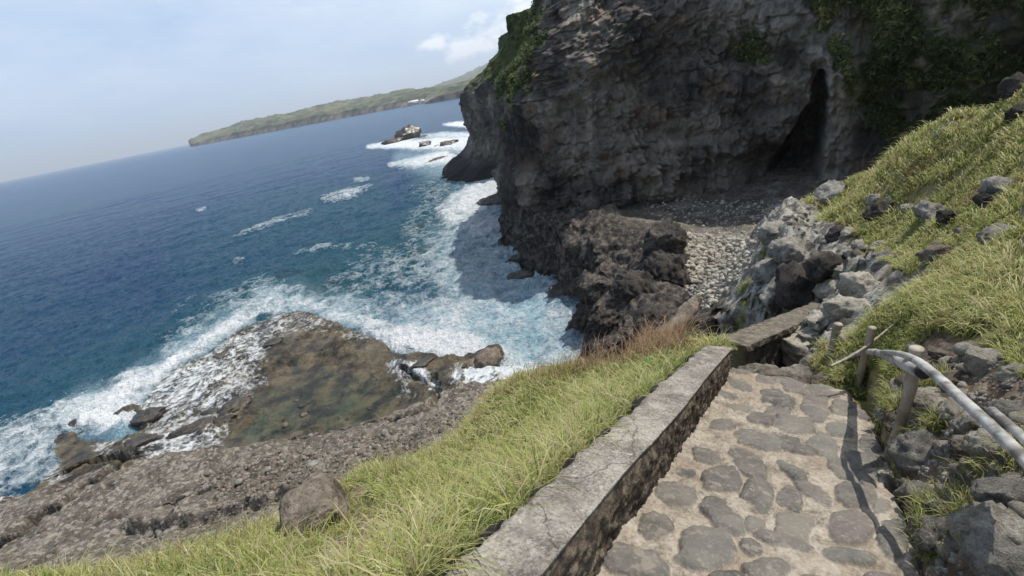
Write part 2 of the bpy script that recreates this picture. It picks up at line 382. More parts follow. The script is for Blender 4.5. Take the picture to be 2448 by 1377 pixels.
# ------------------------------------------------------------------ PATH PLANE (path, wall and railing share it)
PD = pixray(1962, 585); dh = np.array([PD[0], PD[1], 0]); dh /= np.linalg.norm(dh)
PC = np.array([dh[1], -dh[0], 0]); PN = np.cross(PC, PD); PN /= np.linalg.norm(PN)
def on_plane(u, v, perp=1.75):
    k = pixray(u, v); return CAM + k * (-perp / (k @ PN))
def plc(P):
    D = P - CAM; return D @ PD, D @ PC, D @ PN       # along, across, height (perp)
def pl_pt(a, c, perp): return CAM + a * PD + c * PC - perp * PN

# ------------------------------------------------------------------ SHELF (tidal rock platform)
sh_ctrl = [(0, 1230, .9), (100, 1150, .25), (150, 1060, .3), (200, 1100, .3), (330, 1060, .45), (430, 1010, .35), (430, 900, .3), (560, 840, .35), (700, 770, .45), (600, 950, .3), (850, 830, .6), (800, 900, .35), (930, 870, .6), (1050, 880, .6), (1150, 860, .8), (650, 980, .1), (800, 970, 0.), (900, 930, .1), (980, 930, .25), (620, 1040, .15), (800, 1015, .2), (500, 1060, .5), (300, 1130, .9), (1090, 930, .9), (1040, 990, 1.2), (860, 1050, 1.1), (600, 1100, 1.0), (300, 1180, 1.1), (0, 1330, 1.4), (1120, 1010, 1.8), (900, 1110, 1.9), (700, 1150, 1.7), (450, 1200, 1.4), (300, 1300, 1.7), (100, 1377, 1.9), (700, 1250, 3.2), (1000, 1150, 3.4), (500, 1330, 3), (1200, 1000, 3), (1300, 1000, 4), (1250, 910, 1.2)]
Q = np.array([at_z(a, b_, zz) for a, b_, zz in sh_ctrl]); shT = TPS(Q[:, :2] / 10, Q[:, 2], 1e-3)
gx = np.arange(-46, 9, .085); gy = np.arange(9.5, 46, .085); X, Y = np.meshgrid(gx, gy); X = X.ravel(); Y = Y.ravel()
P3 = np.stack([X, Y, X * 0], 1)
sd_ = sdf_poly(X + .45 * fbm(P3 * .5, 4), Y + .45 * fbm(P3 * .5 + 7, 4), shelf_xy)
zt = np.clip(shT(np.stack([X, Y], 1) / 10), -.3, 6)
def at_sh(a, b_):
    q = at_z(a, b_, 1.0)
    for _ in range(6): q = at_z(a, b_, float(np.clip(shT(q[None, :2] / 10)[0] + .25, 0, 5)))
    return q[:2]
# the tide pool, the dry step behind it, cracks, and the raised crest with its undercut
pool_px = [(560, 1055), (600, 1000), (560, 960), (640, 920), (650, 880), (760, 850), (850, 850), (940, 880), (1000, 920), (1040, 960), (870, 1020), (700, 1045)]
pool_xy = [at_z(a, b_, .25)[:2] for a, b_ in pool_px]; pd = sdf_poly(X, Y, pool_xy)
pool = sstep(-.2, 1.0, pd + .5 * fbm(P3 * .6, 3))
stepline = [at_z(a, b_, .6)[:2] for a, b_ in [(-200, 1290), (0, 1215), (160, 1160), (330, 1110), (520, 1075), (620, 1068), (760, 1040), (880, 1018), (1040, 962), (1120, 935), (1250, 930)]]
ds, _, side = segdist(X, Y, stepline)
dry = sstep(-.25, .15, np.where(side < 0, ds, -ds) + .25 * fbm(P3 * .9, 3))
zz = zt * (1 - .6 * pool * (1 - dry)) + dry * .28
dw1, dw2, cid = worley(P3 * .55 + .35 * fbm(P3, 3)[:, None], 5)
zz += (.10 + .12 * dry) * fbm(P3 * .45, 3) + .12 * (cid - .5) * dry
zz -= .16 * (1 - sstep(.0, .07, dw2 - dw1)) * dry * (perlin(P3 * .2) > -.1)
rg = ridged(P3 * 1.3, 5, .6)
zz += .045 * rg + .16 * np.clip(rg - .9, 0, 2) * (1 - dry) * sstep(-.15, .25, perlin(P3 * .35 + 3))
pm = worley(P3 * 1.7, 9)[0]
zz -= .08 * (1 - sstep(.12, .4, pm)) * (.4 + dry)
rub = np.exp(-segdist(X, Y, [at_z(a, b_, 1.5)[:2] for a, b_ in [(560, 1130), (750, 1090), (900, 1080), (1080, 1020)]])[0] ** 2 / 3.5)
zz += rub * .18 * (1 - worley(P3 * 2.6, 2)[0]) * 1.2
shx = np.zeros(len(X)); 
for cr, dep, wd in [([(-120, 1345), (0, 1298), (60, 1265), (90, 1232), (150, 1208), (200, 1160), (235, 1150), (290, 1105), (300, 1085)], .8, .22), ([(150, 1120), (180, 1105), (290, 1085)], .5, .16), ([(1030, 890), (1045, 930), (1035, 965), (940, 1005)], .45, .15), ([(960, 870), (1010, 905)], .3, .12), ([(420, 1205), (470, 1185), (500, 1178)], .3, .12), ([(700, 1052), (860, 1020), (1000, 985)], .25, .1)]:
    pl_ = [at_sh(a, b_) for a, b_ in cr]; wd *= 1.7; dep *= 1.5; d, _, sc2 = segdist(X + .16 * fbm(P3 * 1.5, 3), Y + .16 * fbm(P3 * 1.5 + 5, 3), pl_)
    zz += .22 * dep * np.exp(-(d / .9) ** 2) * (sc2 > 0) - dep * (1 - sstep(wd * .75, wd * 1.1, d))
    shx = np.maximum(shx, (sc2 > 0) * (wd * 1.05) * sstep(wd * .7, wd * 1.05, d) * np.exp(-(np.clip(d - wd * 1.1, 0, 9) / .8) ** 2))
crest = [at_sh(a, b_) for a, b_ in [(330, 1262), (420, 1250), (520, 1232), (600, 1212), (690, 1185)]]
d, _, sde = segdist(X + .25 * perlin(P3 * 1.2), Y + .25 * perlin(P3 * 1.2 + 4), crest)
zz += np.where(sde > 0, .5 * np.exp(-(d / .7) ** 2), .5 * (1 - sstep(.02, .16, d)) - 0.28 * np.exp(-((d - .28) / .25) ** 2)) * (.8 + .6 * perlin(P3 * 1.3))
edge = sstep(-.45, .5, sd_)
zz = np.maximum(zz, .10 + .03 * rg); zsh = -1.6 + (zz + 1.6) * edge
_dl = np.hypot(X, Y); PS = np.stack([X - X / _dl * shx, Y - Y / _dl * shx, zsh], 1)
us, vs = pix(PS)
SF = [[(345, 930, 40, .7), (400, 960, 70, .7), (470, 900, 60, .8), (560, 850, 60, .7), (640, 790, 40, .6), (700, 765, 30, .5), (770, 775, 25, .4)],
      [(340, 1010, 30, .5), (430, 1020, 40, .55), (500, 960, 60, .7), (590, 900, 45, .5)], [(0, 1110, 100, .8), (80, 1100, 70, .8), (130, 1130, 30, .5)],
      [(340, 1085, 25, .5), (400, 1060, 40, .75), (480, 1050, 35, .75), (540, 1030, 20, .5)], [(250, 1050, 40, .5), (300, 1070, 30, .4)],
      [(945, 870, 15, .6), (990, 880, 22, .8), (1025, 910, 16, .9), (1050, 925, 16, .6)], [(960, 900, 30, .55), (970, 935, 22, .5)],
      [(1100, 895, 24, .8), (1150, 895, 30, 1.1), (1210, 880, 30, 1.2), (1270, 885, 25, 1.1)], [(830, 795, 20, .45), (880, 815, 14, .4)]]
sfoam = strokes(us + 14 * fbm(P3 * .6, 3), vs + 9 * fbm(P3 * .6 + 9, 3), SF, .7) * (1 - .8 * dry) * (1 - .45 * sstep(.9, 1.6, rg))
green = strokes(us, vs, [[(620, 1030, 30, .9), (680, 1000, 22, .8), (730, 960, 10, .4)], [(830, 970, 30, 1.), (870, 960, 15, .6)], [(780, 1020, 20, .5), (900, 1000, 14, .5)]], 1.2)
m_sh, t, b, g, c = rock_mat('shelf_rock', (.065, .055, .045), (.155, .132, .105), (.30, .265, .215), 1.6, .14)
wetc = g.ramp(g.noise(.8, 6, .65), [(.40, (.026, .024, .021)), (.5, (.072, .060, .040)), (.60, (.135, .108, .065))])
peb = g.vor(7.5, 'F1', g.vadd(g.tc, g.noise(6, 2, out='Color'), .05), out='Color'); ps_ = t.nodes.new('ShaderNodeSeparateColor'); g.lk(peb, ps_.inputs[0])
c = g.mix(g.rng(ps_.outputs[0], .72, .8, 0, .6), c, (.34, .31, .265)); c = g.mix(g.rng(ps_.outputs[1], .78, .84, 0, .6), c, (.06, .05, .045))
c2 = g.mix(g.attr('dry'), wetc, c)
c2 = g.mix(g.math('MULTIPLY', g.attr('green'), g.rng(g.noise(1.4, 4), .38, .66, 0, .75), clamp=True), c2, (.085, .115, .075))
warp = g.vadd(g.tc, g.noise(.7, 5, .6, out='Color'), 2.0); sfa = g.attr('foam')
dd = g.math('MULTIPLY', g.math('ADD', sfa, g.math('MULTIPLY', g.math('SUBTRACT', g.noise(.8, 5, .65), .5), 1.1)), g.rng(sfa, .03, .3))
ln1 = g.rng(g.vor(1.5, 'DISTANCE_TO_EDGE', warp), 0, .26, 1, 0); ln2 = g.rng(g.vor(3.6, 'DISTANCE_TO_EDGE', warp), 0, .24, 1, 0)
val = g.math('ADD', g.math('MULTIPLY', dd, .9), g.math('ADD', g.math('MULTIPLY', ln1, .30), g.math('ADD', g.math('MULTIPLY', ln2, .26), g.math('MULTIPLY', g.math('SUBTRACT', g.noise(5, 4, .7), .5), .6))))
fm = g.math('MULTIPLY', g.rng(val, .58, 1.12), g.rng(sfa, .03, .2), clamp=True)
c2 = g.mix(fm, c2, (.62, .65, .66))
t.links.new(c2, b.inputs['Base Color'])
t.links.new(g.mix(g.attr('dry'), (.28, .28, .28), (.9, .9, .9)), b.inputs['Roughness'])
keep = (sd_ > -4)
Fq = gridfaces(len(gy), len(gx), keep); Vv, Fq, at_ = compact(PS, Fq, dict(dry=dry, foam=sfoam, green=green * (1 - dry)))
mk('rock_shelf', Vv, [Fq], m_sh, attrs=at_, kind='structure')
# still water lying in the tide pool
m_pool, t, b, o = material('pool_water'); g = G(t); t.nodes.remove(b)
tr = t.nodes.new('ShaderNodeBsdfTransparent'); tr.inputs[0].default_value = (.90, .94, .88, 1)
gl = t.nodes.new('ShaderNodeBsdfGlossy'); gl.inputs['Roughness'].default_value = .04
fr = t.nodes.new('ShaderNodeFresnel'); fr.inputs[0].default_value = 1.33
ms = t.nodes.new('ShaderNodeMixShader'); L2 = t.links.new; bn = g.bump(g.noise(3, 4), .25, .04)
L2(bn, gl.inputs['Normal']); L2(bn, fr.inputs['Normal']); L2(fr.outputs[0], ms.inputs[0]); L2(tr.outputs[0], ms.inputs[1]); L2(gl.outputs[0], ms.inputs[2]); L2(ms.outputs[0], o.inputs[0])
pc = np.array(pool_xy).mean(0); pp = np.array(pool_xy); pr = pc + (pp - pc) * 1.06
nP = 60; ang = np.linspace(0, len(pr), nP, endpoint=False); Vp = [np.append(pc, .22)]
for a in ang:
    i = int(a); f = a - i; q = pr[i] * (1 - f) + pr[(i + 1) % len(pr)] * f; Vp.append(np.append(q, .22))
mk('pool_water', np.array(Vp), [np.array([[0, 1 + (i + 1) % nP, 1 + i] for i in range(nP)])], m_pool, kind='structure')

# ------------------------------------------------------------------ HILLSIDE + GULLY (one sheet of ground right of and below the path)
hill_ctrl = [(2448, 1377, 3.15), (2448, 1200, 3.5), (2448, 1000, 3.95), (2448, 850, 4.7), (2300, 1377, 3.45), (2300, 1200, 3.9), (2300, 1050, 4.35), (2300, 900, 5.1), (2200, 1000, 4.95), (2200, 1200, 4.2),
    (2200, 800, 6.6), (2150, 950, 5.5), (2448, 700, 6.4), (2200, 700, 8.4), (2050, 820, 7.6), (1980, 900, 6.8), (2448, 500, 9.5), (2300, 520, 11), (2448, 330, 12.5), (2448, 212, 14.5),
    (2300, 400, 13.8), (2300, 280, 17), (2170, 352, 19), (2050, 428, 21.5), (2100, 550, 14.5), (2000, 500, 20), (1920, 492, 24), (2000, 620, 14), (2100, 680, 10.6), (1980, 740, 11.),
    (1900, 720, 12.6), (1850, 800, 10.4), (1790, 840, 9.6), (1800, 740, 14.8), (1860, 620, 17.5), (1780, 600, 27), (1650, 562, 34), (1700, 650, 28.5), (1640, 700, 26.5), (1700, 760, 19),
    (1720, 820, 13), (1620, 790, 18), (1550, 760, 23.5), (1450, 760, 28), (1600, 620, 29), (1500, 650, 31), (1580, 560, 33), (1540, 800, 20),
    (1400, 515, 38.5), (1300, 545, 40), (1340, 600, 36), (1500, 500, 40.2), (1640, 500, 40.5), (1800, 500, 39.5), (1880, 500, 37.5), (1905, 484, 39), (1820, 560, 31), (1450, 600, 33.5), (1450, 850, 22), (1600, 850, 14), (1660, 860, 11.5)]
HC = [at_r(*q) for q in hill_ctrl]
for q, r_ in [((2180, 1377), 0), ((2120, 1120), 0), ((2075, 1010), 0), ((2025, 935), 0), ((1990, 900), .05), ((1900, 885), .12), ((1760, 878), .15)]:
    HC.append(on_plane(*q, 1.78 + r_))
for az_, ro_, z_ in [(35, 1.1, -2.3), (55, 1.1, -2.25), (75, 1.1, -2.15), (92, 1.1, -2.0), (70, 2.6, -1.9), (90, 2.6, -1.5), (70, 6, -1.6), (90, 6, -.8), (65, 13, -1.2), (90, 13, .5), (60, 24, -2.0), (90, 24, 1.5), (62, 50, -6), (90, 50, -2)]:
    HC.append(CAM + np.array([ro_ * math.sin(math.radians(az_)), ro_ * math.cos(math.radians(az_)), z_]))
for q, dz in [((2448, 212, 14.5), 1), ((2300, 280, 17), 1), ((2170, 352, 19), 1), ((2050, 428, 21.5), 1), ((1960, 470, 22.5), 1)]:   # the far side of the crest
    p0 = at_r(*q); d = (p0 - CAM)[:2]; d /= np.linalg.norm(d)
    HC.append(p0 + np.array([d[0] * 2.5, d[1] * 2.5, -1.6])); HC.append(p0 + np.array([d[0] * 7, d[1] * 7, -5.0]))
HC = np.array(HC)
def polar(P): D = P - CAM; r_ = np.hypot(D[:, 0], D[:, 1]); return np.stack([np.arctan2(D[:, 0], D[:, 1]) * 1.6, np.log(r_)], 1), D[:, 2] / r_
_q, _t = polar(HC); hillT = TPS(_q, _t, 2e-4)
coast = [at_z(a, b_, 0)[:2] for a, b_ in [(1190, 560), (1215, 600), (1250, 640), (1295, 660), (1335, 695), (1395, 735), (1372, 780), (1385, 860), (1390, 960), (1300, 1000)]]
coast = coast + [np.array([6., 10.]), np.array([-14., 9.]), np.array([-14., -30.]), np.array([90., -30.]), np.array([90., 70.]), np.array([10., 70.])]
def hill_z(P, fine=True):
    q, _ = polar(P); r_ = np.hypot(P[:, 0], P[:, 1]); zz = H + hillT(q) * r_
    zz = np.maximum(zz, 3.2) + 0
    return zz
def hill_noise(P, zz):
    """roughness of the ground; rock is craggier than turf"""
    P2 = np.stack([P[:, 0], P[:, 1], zz], 1); r_ = np.hypot(P[:, 0], P[:, 1])
    return P2, r_
az_h = np.radians(np.linspace(-2, 88, 620)); rho_h = np.geomspace(1.3, 52, 640)
A, Rr = np.meshgrid(az_h, rho_h); A = A.ravel(); Rr = Rr.ravel()
PH = np.stack([Rr * np.sin(A), Rr * np.cos(A), np.zeros_like(A)], 1)
PH[:, 2] = hill_z(PH)
turf_px = [(2448, 150), (2448, 900), (2380, 860), (2300, 800), (2230, 800), (2190, 850), (2140, 930), (2085, 985), (2040, 960), (1990, 900), (1930, 880), (1960, 840), (2010, 830), (2085, 785), (2140, 742), (2175, 668), (2085, 625), (2000, 560), (1930, 500), (1900, 490), (2050, 420), (2300, 200)]
grassy = soft_poly(PH, turf_px, 14, 22, 1.2)
un, vn = pix(PH)
grassy = np.where(PH @ CF - CAM @ CF > .5, grassy, 1.)
behind = (Rr > 21) & (un > 1960) & (vn < 480)
grassy = np.maximum(grassy, behind * 1.)
bare = strokes(un, vn, [[(2230, 620, 26, .9), (2180, 690, 20, .7)], [(2230, 510, 18, .9), (2210, 560, 14, .6)], [(2100, 520, 30, .8)], [(2360, 660, 14, .5), (2280, 700, 14, .5)], [(2392, 460, 16, .8)], [(2030, 590, 35, .9), (2060, 640, 20, .6)]], .8)
grassy = grassy * (1 - .85 * np.clip(bare + .3 * fbm(PH * 2, 3) * (bare > .05), 0, 1))
grassy = np.clip(grassy, 0, 1)
rockw = 1 - grassy
pale = np.clip(soft_poly(PH, [(1720, 780), (1740, 700), (1790, 690), (1830, 500), (1900, 480), (2000, 560), (2085, 625), (2175, 668), (2140, 742), (2060, 790), (1990, 890), (1850, 880), (1860, 800), (1760, 830)], 12, 20), 0, 1)
gully = soft_poly(PH, [(1640, 560), (1800, 560), (1790, 640), (1720, 690), (1700, 720), (1650, 680)], 10, 14)
scree = soft_poly(PH, [(1450, 470), (1930, 470), (1860, 560), (1640, 570), (1500, 560)], 10, 14)
mound = strokes(un, vn, [[(1590, 590, 36, 1.), (1580, 640, 45, .8), (1520, 740, 50, .6)], [(1880, 560, 34, .9), (1850, 620, 45, 1.), (1790, 690, 35, .5)]], .9)
PHn = PH.copy()
f1 = ridged(PH * .33, 5, .55); f2 = ridged(PH * 1.4 + 3, 4, .55)
sl = sstep(2.5, 9, Rr)
PHn[:, 2] += rockw * sl * (.28 * f1 * sstep(8, 22, Rr) * (1 - .75 * np.maximum(gully, scree)) + .10 * f2 * (1 - .6 * scree)) + mound * (.7 + .10 * f1) * sstep(8, 15, Rr) + .28 * ridged(PH * .55 + 8, 4, .5) * (1 - sstep(1430, 1560, un)) * sstep(20, 26, Rr)
PHn[:, 2] += rockw * (.05 * fbm(PH * 3.1, 4)) * sstep(1.5, 3, Rr) + grassy * (.07 * fbm(PH * 1.3, 3) * sl + .02 * fbm(PH * 4, 2))
w1, w2, wi = worley(PH * 2.2 + .2 * fbm(PH * 3, 2)[:, None], 3)
PHn[:, 2] += rockw * (1 - scree) * (.20 * (.45 - w1) - .10 * (1 - sstep(.1, .32, worley(PH * 3.6, 7)[0])) + .10 * (wi - .5)) * sl + rockw * (1 - sl) * .10 * (.5 - worley(PH * 5.5, 4)[0])
cs = sdf_poly(PH[:, 0] + .8 * fbm(PH * .4, 4), PH[:, 1] + .8 * fbm(PH * .4 + 3, 4), coast)
PHn[:, 2] = -1.5 + (PHn[:, 2] + 1.5) * sstep(-.6, 1.6, cs)
# sideways shift of the steep sea front so it reads as crags, not as a stretched sheet
frnt = (1 - sstep(1.6, 3.5, cs)) * sstep(-2, .3, cs)
off = fbm(PHn * .7, 4) * .9; nrm = np.array([-.8, -.6]); PHn[:, 0] += frnt * off * nrm[0]; PHn[:, 1] += frnt * off * nrm[1]
A0, A1 = at_r(1752, 826, 8.9), at_r(1972, 734, 13.0)      # the second wall; the ground drops away on its near side
dwl, ewl, swl = segdist(PH[:, 0], PH[:, 1], [(A0[0], A0[1], A0[2], 0.), (A1[0], A1[1], A1[2], 1.)])
wkw = (1 - sstep(.25, .6, ewl[:, 1])) * (swl < 0) * (1 - sstep(.45, 1.1, dwl)); PHn[:, 2] -= wkw * np.clip(PHn[:, 2] - (ewl[:, 0] - 1.05 + .1 * fbm(PH * 2, 2)), 0, 3)
PHn[:, 2] = np.where((dwl < .3) & (ewl[:, 1] < .98), np.minimum(PHn[:, 2], ewl[:, 0] - .12), PHn[:, 2])
al, ac, pe = plc(PHn)
under = (ac < .62) & (ac > -1.05) & (al < 7.0) & (al > -2)
PHn[:, 2] = np.where(under, np.minimum(PHn[:, 2], PHn[:, 2] - (pe + 1.75) - .12), PHn[:, 2])
keep = ~((ac < -.95) & (Rr < 7.0)) & (cs > -2.5)
m_hill, t, b, g, c = rock_mat('hillside_ground', (.05, .043, .035), (.125, .108, .087), (.25, .225, .185), 1.3, .07)
palec = g.ramp(g.noise(2.2, 6, .65), [(.41, (.085, .078, .066)), (.5, (.22, .205, .175)), (.6, (.37, .35, .30))])
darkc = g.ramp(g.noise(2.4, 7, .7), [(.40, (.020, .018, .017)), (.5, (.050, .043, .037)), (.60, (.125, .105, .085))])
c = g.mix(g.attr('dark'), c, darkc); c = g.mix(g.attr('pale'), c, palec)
earth = g.ramp(g.noise(5, 6, .7), [(.35, (.07, .045, .028)), (.5, (.16, .11, .07)), (.66, (.26, .20, .14))])
c = g.mix(g.attr('earth'), c, earth)
turfc = g.ramp(g.noise(2.5, 5, .7), [(.38, (.08, .085, .025)), (.5, (.17, .155, .06)), (.62, (.25, .19, .10))])
c = g.mix(g.attr('turf'), c, turfc)
t.links.new(c, b.inputs['Base Color'])
earthw = soft_poly(PH, [(2448, 1377), (2448, 820), (2300, 800), (2200, 830), (2110, 960), (2090, 1100), (2160, 1377)], 10, 20, 2.) * .9
zr = PHn[:, 2]
darkw = np.clip(soft_poly(PH, [(1150, 440), (1420, 500), (1500, 540), (1560, 540), (1650, 600), (1700, 720), (1740, 740), (1700, 850), (1350, 900)], 14, 18), 0, 1) * (1 - gully)  # dark crag rock; the left end also paints shade under the overhang
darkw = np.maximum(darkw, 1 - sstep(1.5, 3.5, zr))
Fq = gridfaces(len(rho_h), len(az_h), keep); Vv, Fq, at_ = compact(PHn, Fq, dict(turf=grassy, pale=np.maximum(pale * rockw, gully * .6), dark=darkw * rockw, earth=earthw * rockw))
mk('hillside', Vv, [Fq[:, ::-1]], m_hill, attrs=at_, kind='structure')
HG = PHn[:, 2].reshape(len(rho_h), len(az_h)); GG = grassy.reshape(HG.shape)
def hill_at(x, y, grid=None):
    r_ = np.hypot(x, y); a = np.arctan2(x, y)
    i = np.clip(np.log(r_ / 1.3) / math.log(52 / 1.3) * (len(rho_h) - 1), 0, len(rho_h) - 1.001); j = np.clip((a - az_h[0]) / (az_h[-1] - az_h[0]) * (len(az_h) - 1), 0, len(az_h) - 1.001)
    I = i.astype(int); J = j.astype(int); f = i - I; h = j - J; Z = HG if grid is None else grid
    return (Z[I, J] * (1 - f) + Z[I + 1, J] * f) * (1 - h) + (Z[I, J + 1] * (1 - f) + Z[I + 1, J + 1] * f) * h
def hit_hill(u, v, r0=2.2, r1=50):
    d = pixray(u, v); rs = np.geomspace(r0, r1, 900); Pq = CAM + rs[:, None] * d
    below = Pq[:, 2] < hill_at(Pq[:, 0], Pq[:, 1]); k = np.argmax(below)
    return Pq[k] if below.any() else None

# ------------------------------------------------------------------ GRASS BANK left of the wall
bank_ctrl = [(900, 1377, 2.9), (600, 1377, 4.4), (300, 1377, 6.6), (60, 1420, 8.6), (-150, 1500, 8.6), (500, 1318, 6.8), (720, 1240, 7.2), (250, 1378, 8.0), (870, 1140, 7.8), (1000, 1250, 4.3), (1060, 1080, 7.6), (800, 1300, 4.9),
    (1130, 1015, 8.2), (1180, 950, 8.6), (1290, 900, 8.8), (1200, 1070, 5.6), (1300, 1000, 5.8), (1400, 920, 7.2), (1400, 880, 8.8), (1500, 865, 8.4), (1540, 840, 9.2), (1630, 840, 8.6)]
BC = [at_r(*q) for q in bank_ctrl]
for q in [(-150, 1500, 8.6), (60, 1420, 8.6), (250, 1378, 8.0), (500, 1318, 6.8), (720, 1240, 7.2), (870, 1140, 7.8), (1060, 1080, 7.6), (1130, 1015, 8.2), (1180, 950, 8.6), (1290, 900, 8.8), (1400, 880, 8.8), (1500, 865, 8.4), (1540, 840, 9.2), (1630, 840, 8.6)]:
    p0 = at_r(*q); d = (p0 - CAM)[:2]; d /= np.linalg.norm(d)
    BC.append(p0 + np.array([d[0] * 1.2, d[1] * 1.2, -1.5])); BC.append(p0 + np.array([d[0] * 3.2, d[1] * 3.2, -5.]))
for a in np.arange(-.5, 7.1, .75): BC.append(pl_pt(a, -1.16, 1.40 + .03 * a / 6))
BC = np.array(BC); _q, _t = polar(BC); bankT = TPS(_q, _t, 3e-4)
az_b = np.radians(np.linspace(-75, 40, 460)); rho_b = np.geomspace(.7, 15, 300)
A, Rr = np.meshgrid(az_b, rho_b); A = A.ravel(); Rr = Rr.ravel()
PB = np.stack([Rr * np.sin(A), Rr * np.cos(A), np.zeros_like(A)], 1); q, _ = polar(PB); PB[:, 2] = np.maximum(H + bankT(q) * Rr, -1)
PB[:, 2] += .05 * fbm(PB * 1.5, 3) * sstep(1.5, 4, Rr) + .02 * fbm(PB * 5, 2)
al, ac, pe = plc(PB)
PB[:, 2] = np.where((ac > -1.3) & (al < 7), np.minimum(PB[:, 2], PB[:, 2] - (pe + 1.36)), PB[:, 2])
keepb = (ac < -.95) | (al > 6.2) & (ac < -.8 + 0)
BG = PB[:, 2].reshape(len(rho_b), len(az_b))
dirt = soft_poly(PB, [(830, 1160), (900, 1180), (960, 1300), (900, 1377), (740, 1377), (760, 1290), (840, 1270)], 20, 30, 1.5)
edgeb = np.clip(sstep(-.55, -1.6, np.gradient(BG, axis=0).ravel() / np.maximum(np.gradient(rho_b)[:, None] * np.ones(len(az_b)), 1e-3).ravel()), 0, 1)
m_bank, t, b, g, c = rock_mat('bank_soil', (.07, .05, .035), (.17, .125, .08), (.30, .24, .17), 2.0, .05)
tc_ = g.ramp(g.noise(3.5, 5, .7), [(.35, (.05, .055, .015)), (.55, (.13, .125, .04)), (.7, (.20, .15, .07))])
t.links.new(g.mix(g.attr('bare'), tc_, c), b.inputs['Base Color'])
Fq = gridfaces(len(rho_b), len(az_b), keepb); Vv, Fq, at_ = compact(PB, Fq, dict(bare=np.maximum(dirt, edgeb * .7)))
mk('grass_bank', Vv, [Fq[:, ::-1]], m_bank, attrs=at_, kind='structure')
DG = dirt.reshape(BG.shape)
def bank_at(x, y, grid=None):
    r_ = np.hypot(x, y); a = np.arctan2(x, y)
    i = np.clip(np.log(r_ / .7) / math.log(15 / .7) * (len(rho_b) - 1), 0, len(rho_b) - 1.001); j = np.clip((a - az_b[0]) / (az_b[-1] - az_b[0]) * (len(az_b) - 1), 0, len(az_b) - 1.001)
    I = i.astype(int); J = j.astype(int); f = i - I; h = j - J; Z = BG if grid is None else grid
    return (Z[I, J] * (1 - f) + Z[I + 1, J] * f) * (1 - h) + (Z[I, J + 1] * (1 - f) + Z[I + 1, J + 1] * f) * h
def hit(u, v, fn, r0=1.5, r1=15):
    d = pixray(u, v); rs = np.geomspace(r0, r1, 700); Pq = CAM + rs[:, None] * d
    below = Pq[:, 2] < fn(Pq[:, 0], Pq[:, 1]); k = np.argmax(below)
    return Pq[k] if below.any() else None

# ------------------------------------------------------------------ CLIFFS
def cliff(name, plan, outline, z0, z1, ns, nh, dfun, mat, rad_outline, attrf):
    """a lofted rock wall: plan curve x height, its left corner following the measured outline"""
    C = spline(plan, ns); hs = np.linspace(z0, z1, nh)
    oz, ox = [], []
    for (a, b_) in outline:
        d = pixray(a, b_); k = rad_outline / math.hypot(d[0], d[1]); p = CAM + d * k; oz.append(p[2]); ox.append(p[0] * 1.0)
    o_ = np.argsort(oz); oz = np.array(oz)[o_]; ox = np.array(ox)[o_]
    sx = np.interp(hs, oz, ox); ref = C[np.argmin(np.abs(C[:, 1] - rad_outline) + 0 * C[:, 0]), 0]
    T = np.gradient(C, axis=0); T /= np.linalg.norm(T, axis=1)[:, None]; Nn = np.stack([T[:, 1], -T[:, 0]], 1)
    S = np.concatenate([[0], np.cumsum(np.linalg.norm(np.diff(C, axis=0), axis=1))])
    Hh, Si = np.meshgrid(hs, np.arange(ns), indexing='ij'); Si = Si.ravel(); Hh = Hh.ravel()
    x = C[Si, 0]; y = C[Si, 1]; fall = np.exp(-np.clip(x - ref, 0, 99) / 9.0)
    sh = np.interp(Hh, hs, sx) - ref
    x = x + sh * fall
    Pc = np.stack([x, y, Hh], 1); d, zadd = dfun(Pc, S[Si], Nn[Si])
    Pc[:, 0] += Nn[Si, 0] * d; Pc[:, 1] += Nn[Si, 1] * d; Pc[:, 2] += zadd
    if name == 'cliff':
        tp = np.interp(Pc[:, 0], [-2, 6, 14, 26], [23.5, 24.5, 28, 33]); zc = Pc[:, 2]; Pc[:, 2] = np.where(zc > 14, 14 + (zc - 14) * (tp - 14) / 19, zc)
        Pc[:, 1] += 1.1 * np.clip(Pc[:, 2] - 12.5, 0, 12) * np.exp(-np.clip(Pc[:, 0] - 2.5, 0, 99) / 2.2)
    return Pc, gridfaces(nh, ns), hs
rk_dark = (.022, .020, .019); 
m_cliff, t, b, g, _c = rock_mat('cliff_rock', (.05, .047, .045), (.115, .105, .095), (.215, .195, .17), .55, .22, .93)
st = g.noise(.5, 6, .6, scl=(1, 1, .28)); st2 = g.noise(2.0, 6, .65, scl=(1, 1, .6)); lg = g.noise(.12, 4, .55)
f = g.math('ADD', g.math('MULTIPLY', st, .45), g.math('ADD', g.math('MULTIPLY', st2, .3), g.math('MULTIPLY', lg, .25)))
f = g.math('ADD', f, g.math('MULTIPLY', g.math('SUBTRACT', g.noise(.17, 3, .5), .5), .5)); c = g.ramp(f, [(.38, (.028, .025, .024)), (.46, (.068, .058, .050)), (.54, (.142, .121, .098)), (.64, (.28, .245, .195))])
c = g.mix(g.rng(g.noise(.3, 5, .6), .55, .68, 0, .55), c, (.20, .13, .085))
c = g.mix(g.attr('pale'), c, g.mix(.55, c, (.36, .33, .28)))
c = g.mix(g.attr('wet'), c, (.028, .025, .023))
c = g.mix(g.attr('veg'), c, g.ramp(g.noise(1.2, 5, .7), [(.35, (.025, .035, .010)), (.55, (.06, .075, .02)), (.7, (.10, .10, .035))]))
t.links.new(c, b.inputs['Base Color'])
cave_ax = np.array([at_r(u_, v_, 42) for u_, v_ in [(1962, 185), (1955, 230), (1945, 300), (1925, 380), (1900, 440), (1880, 500)]])
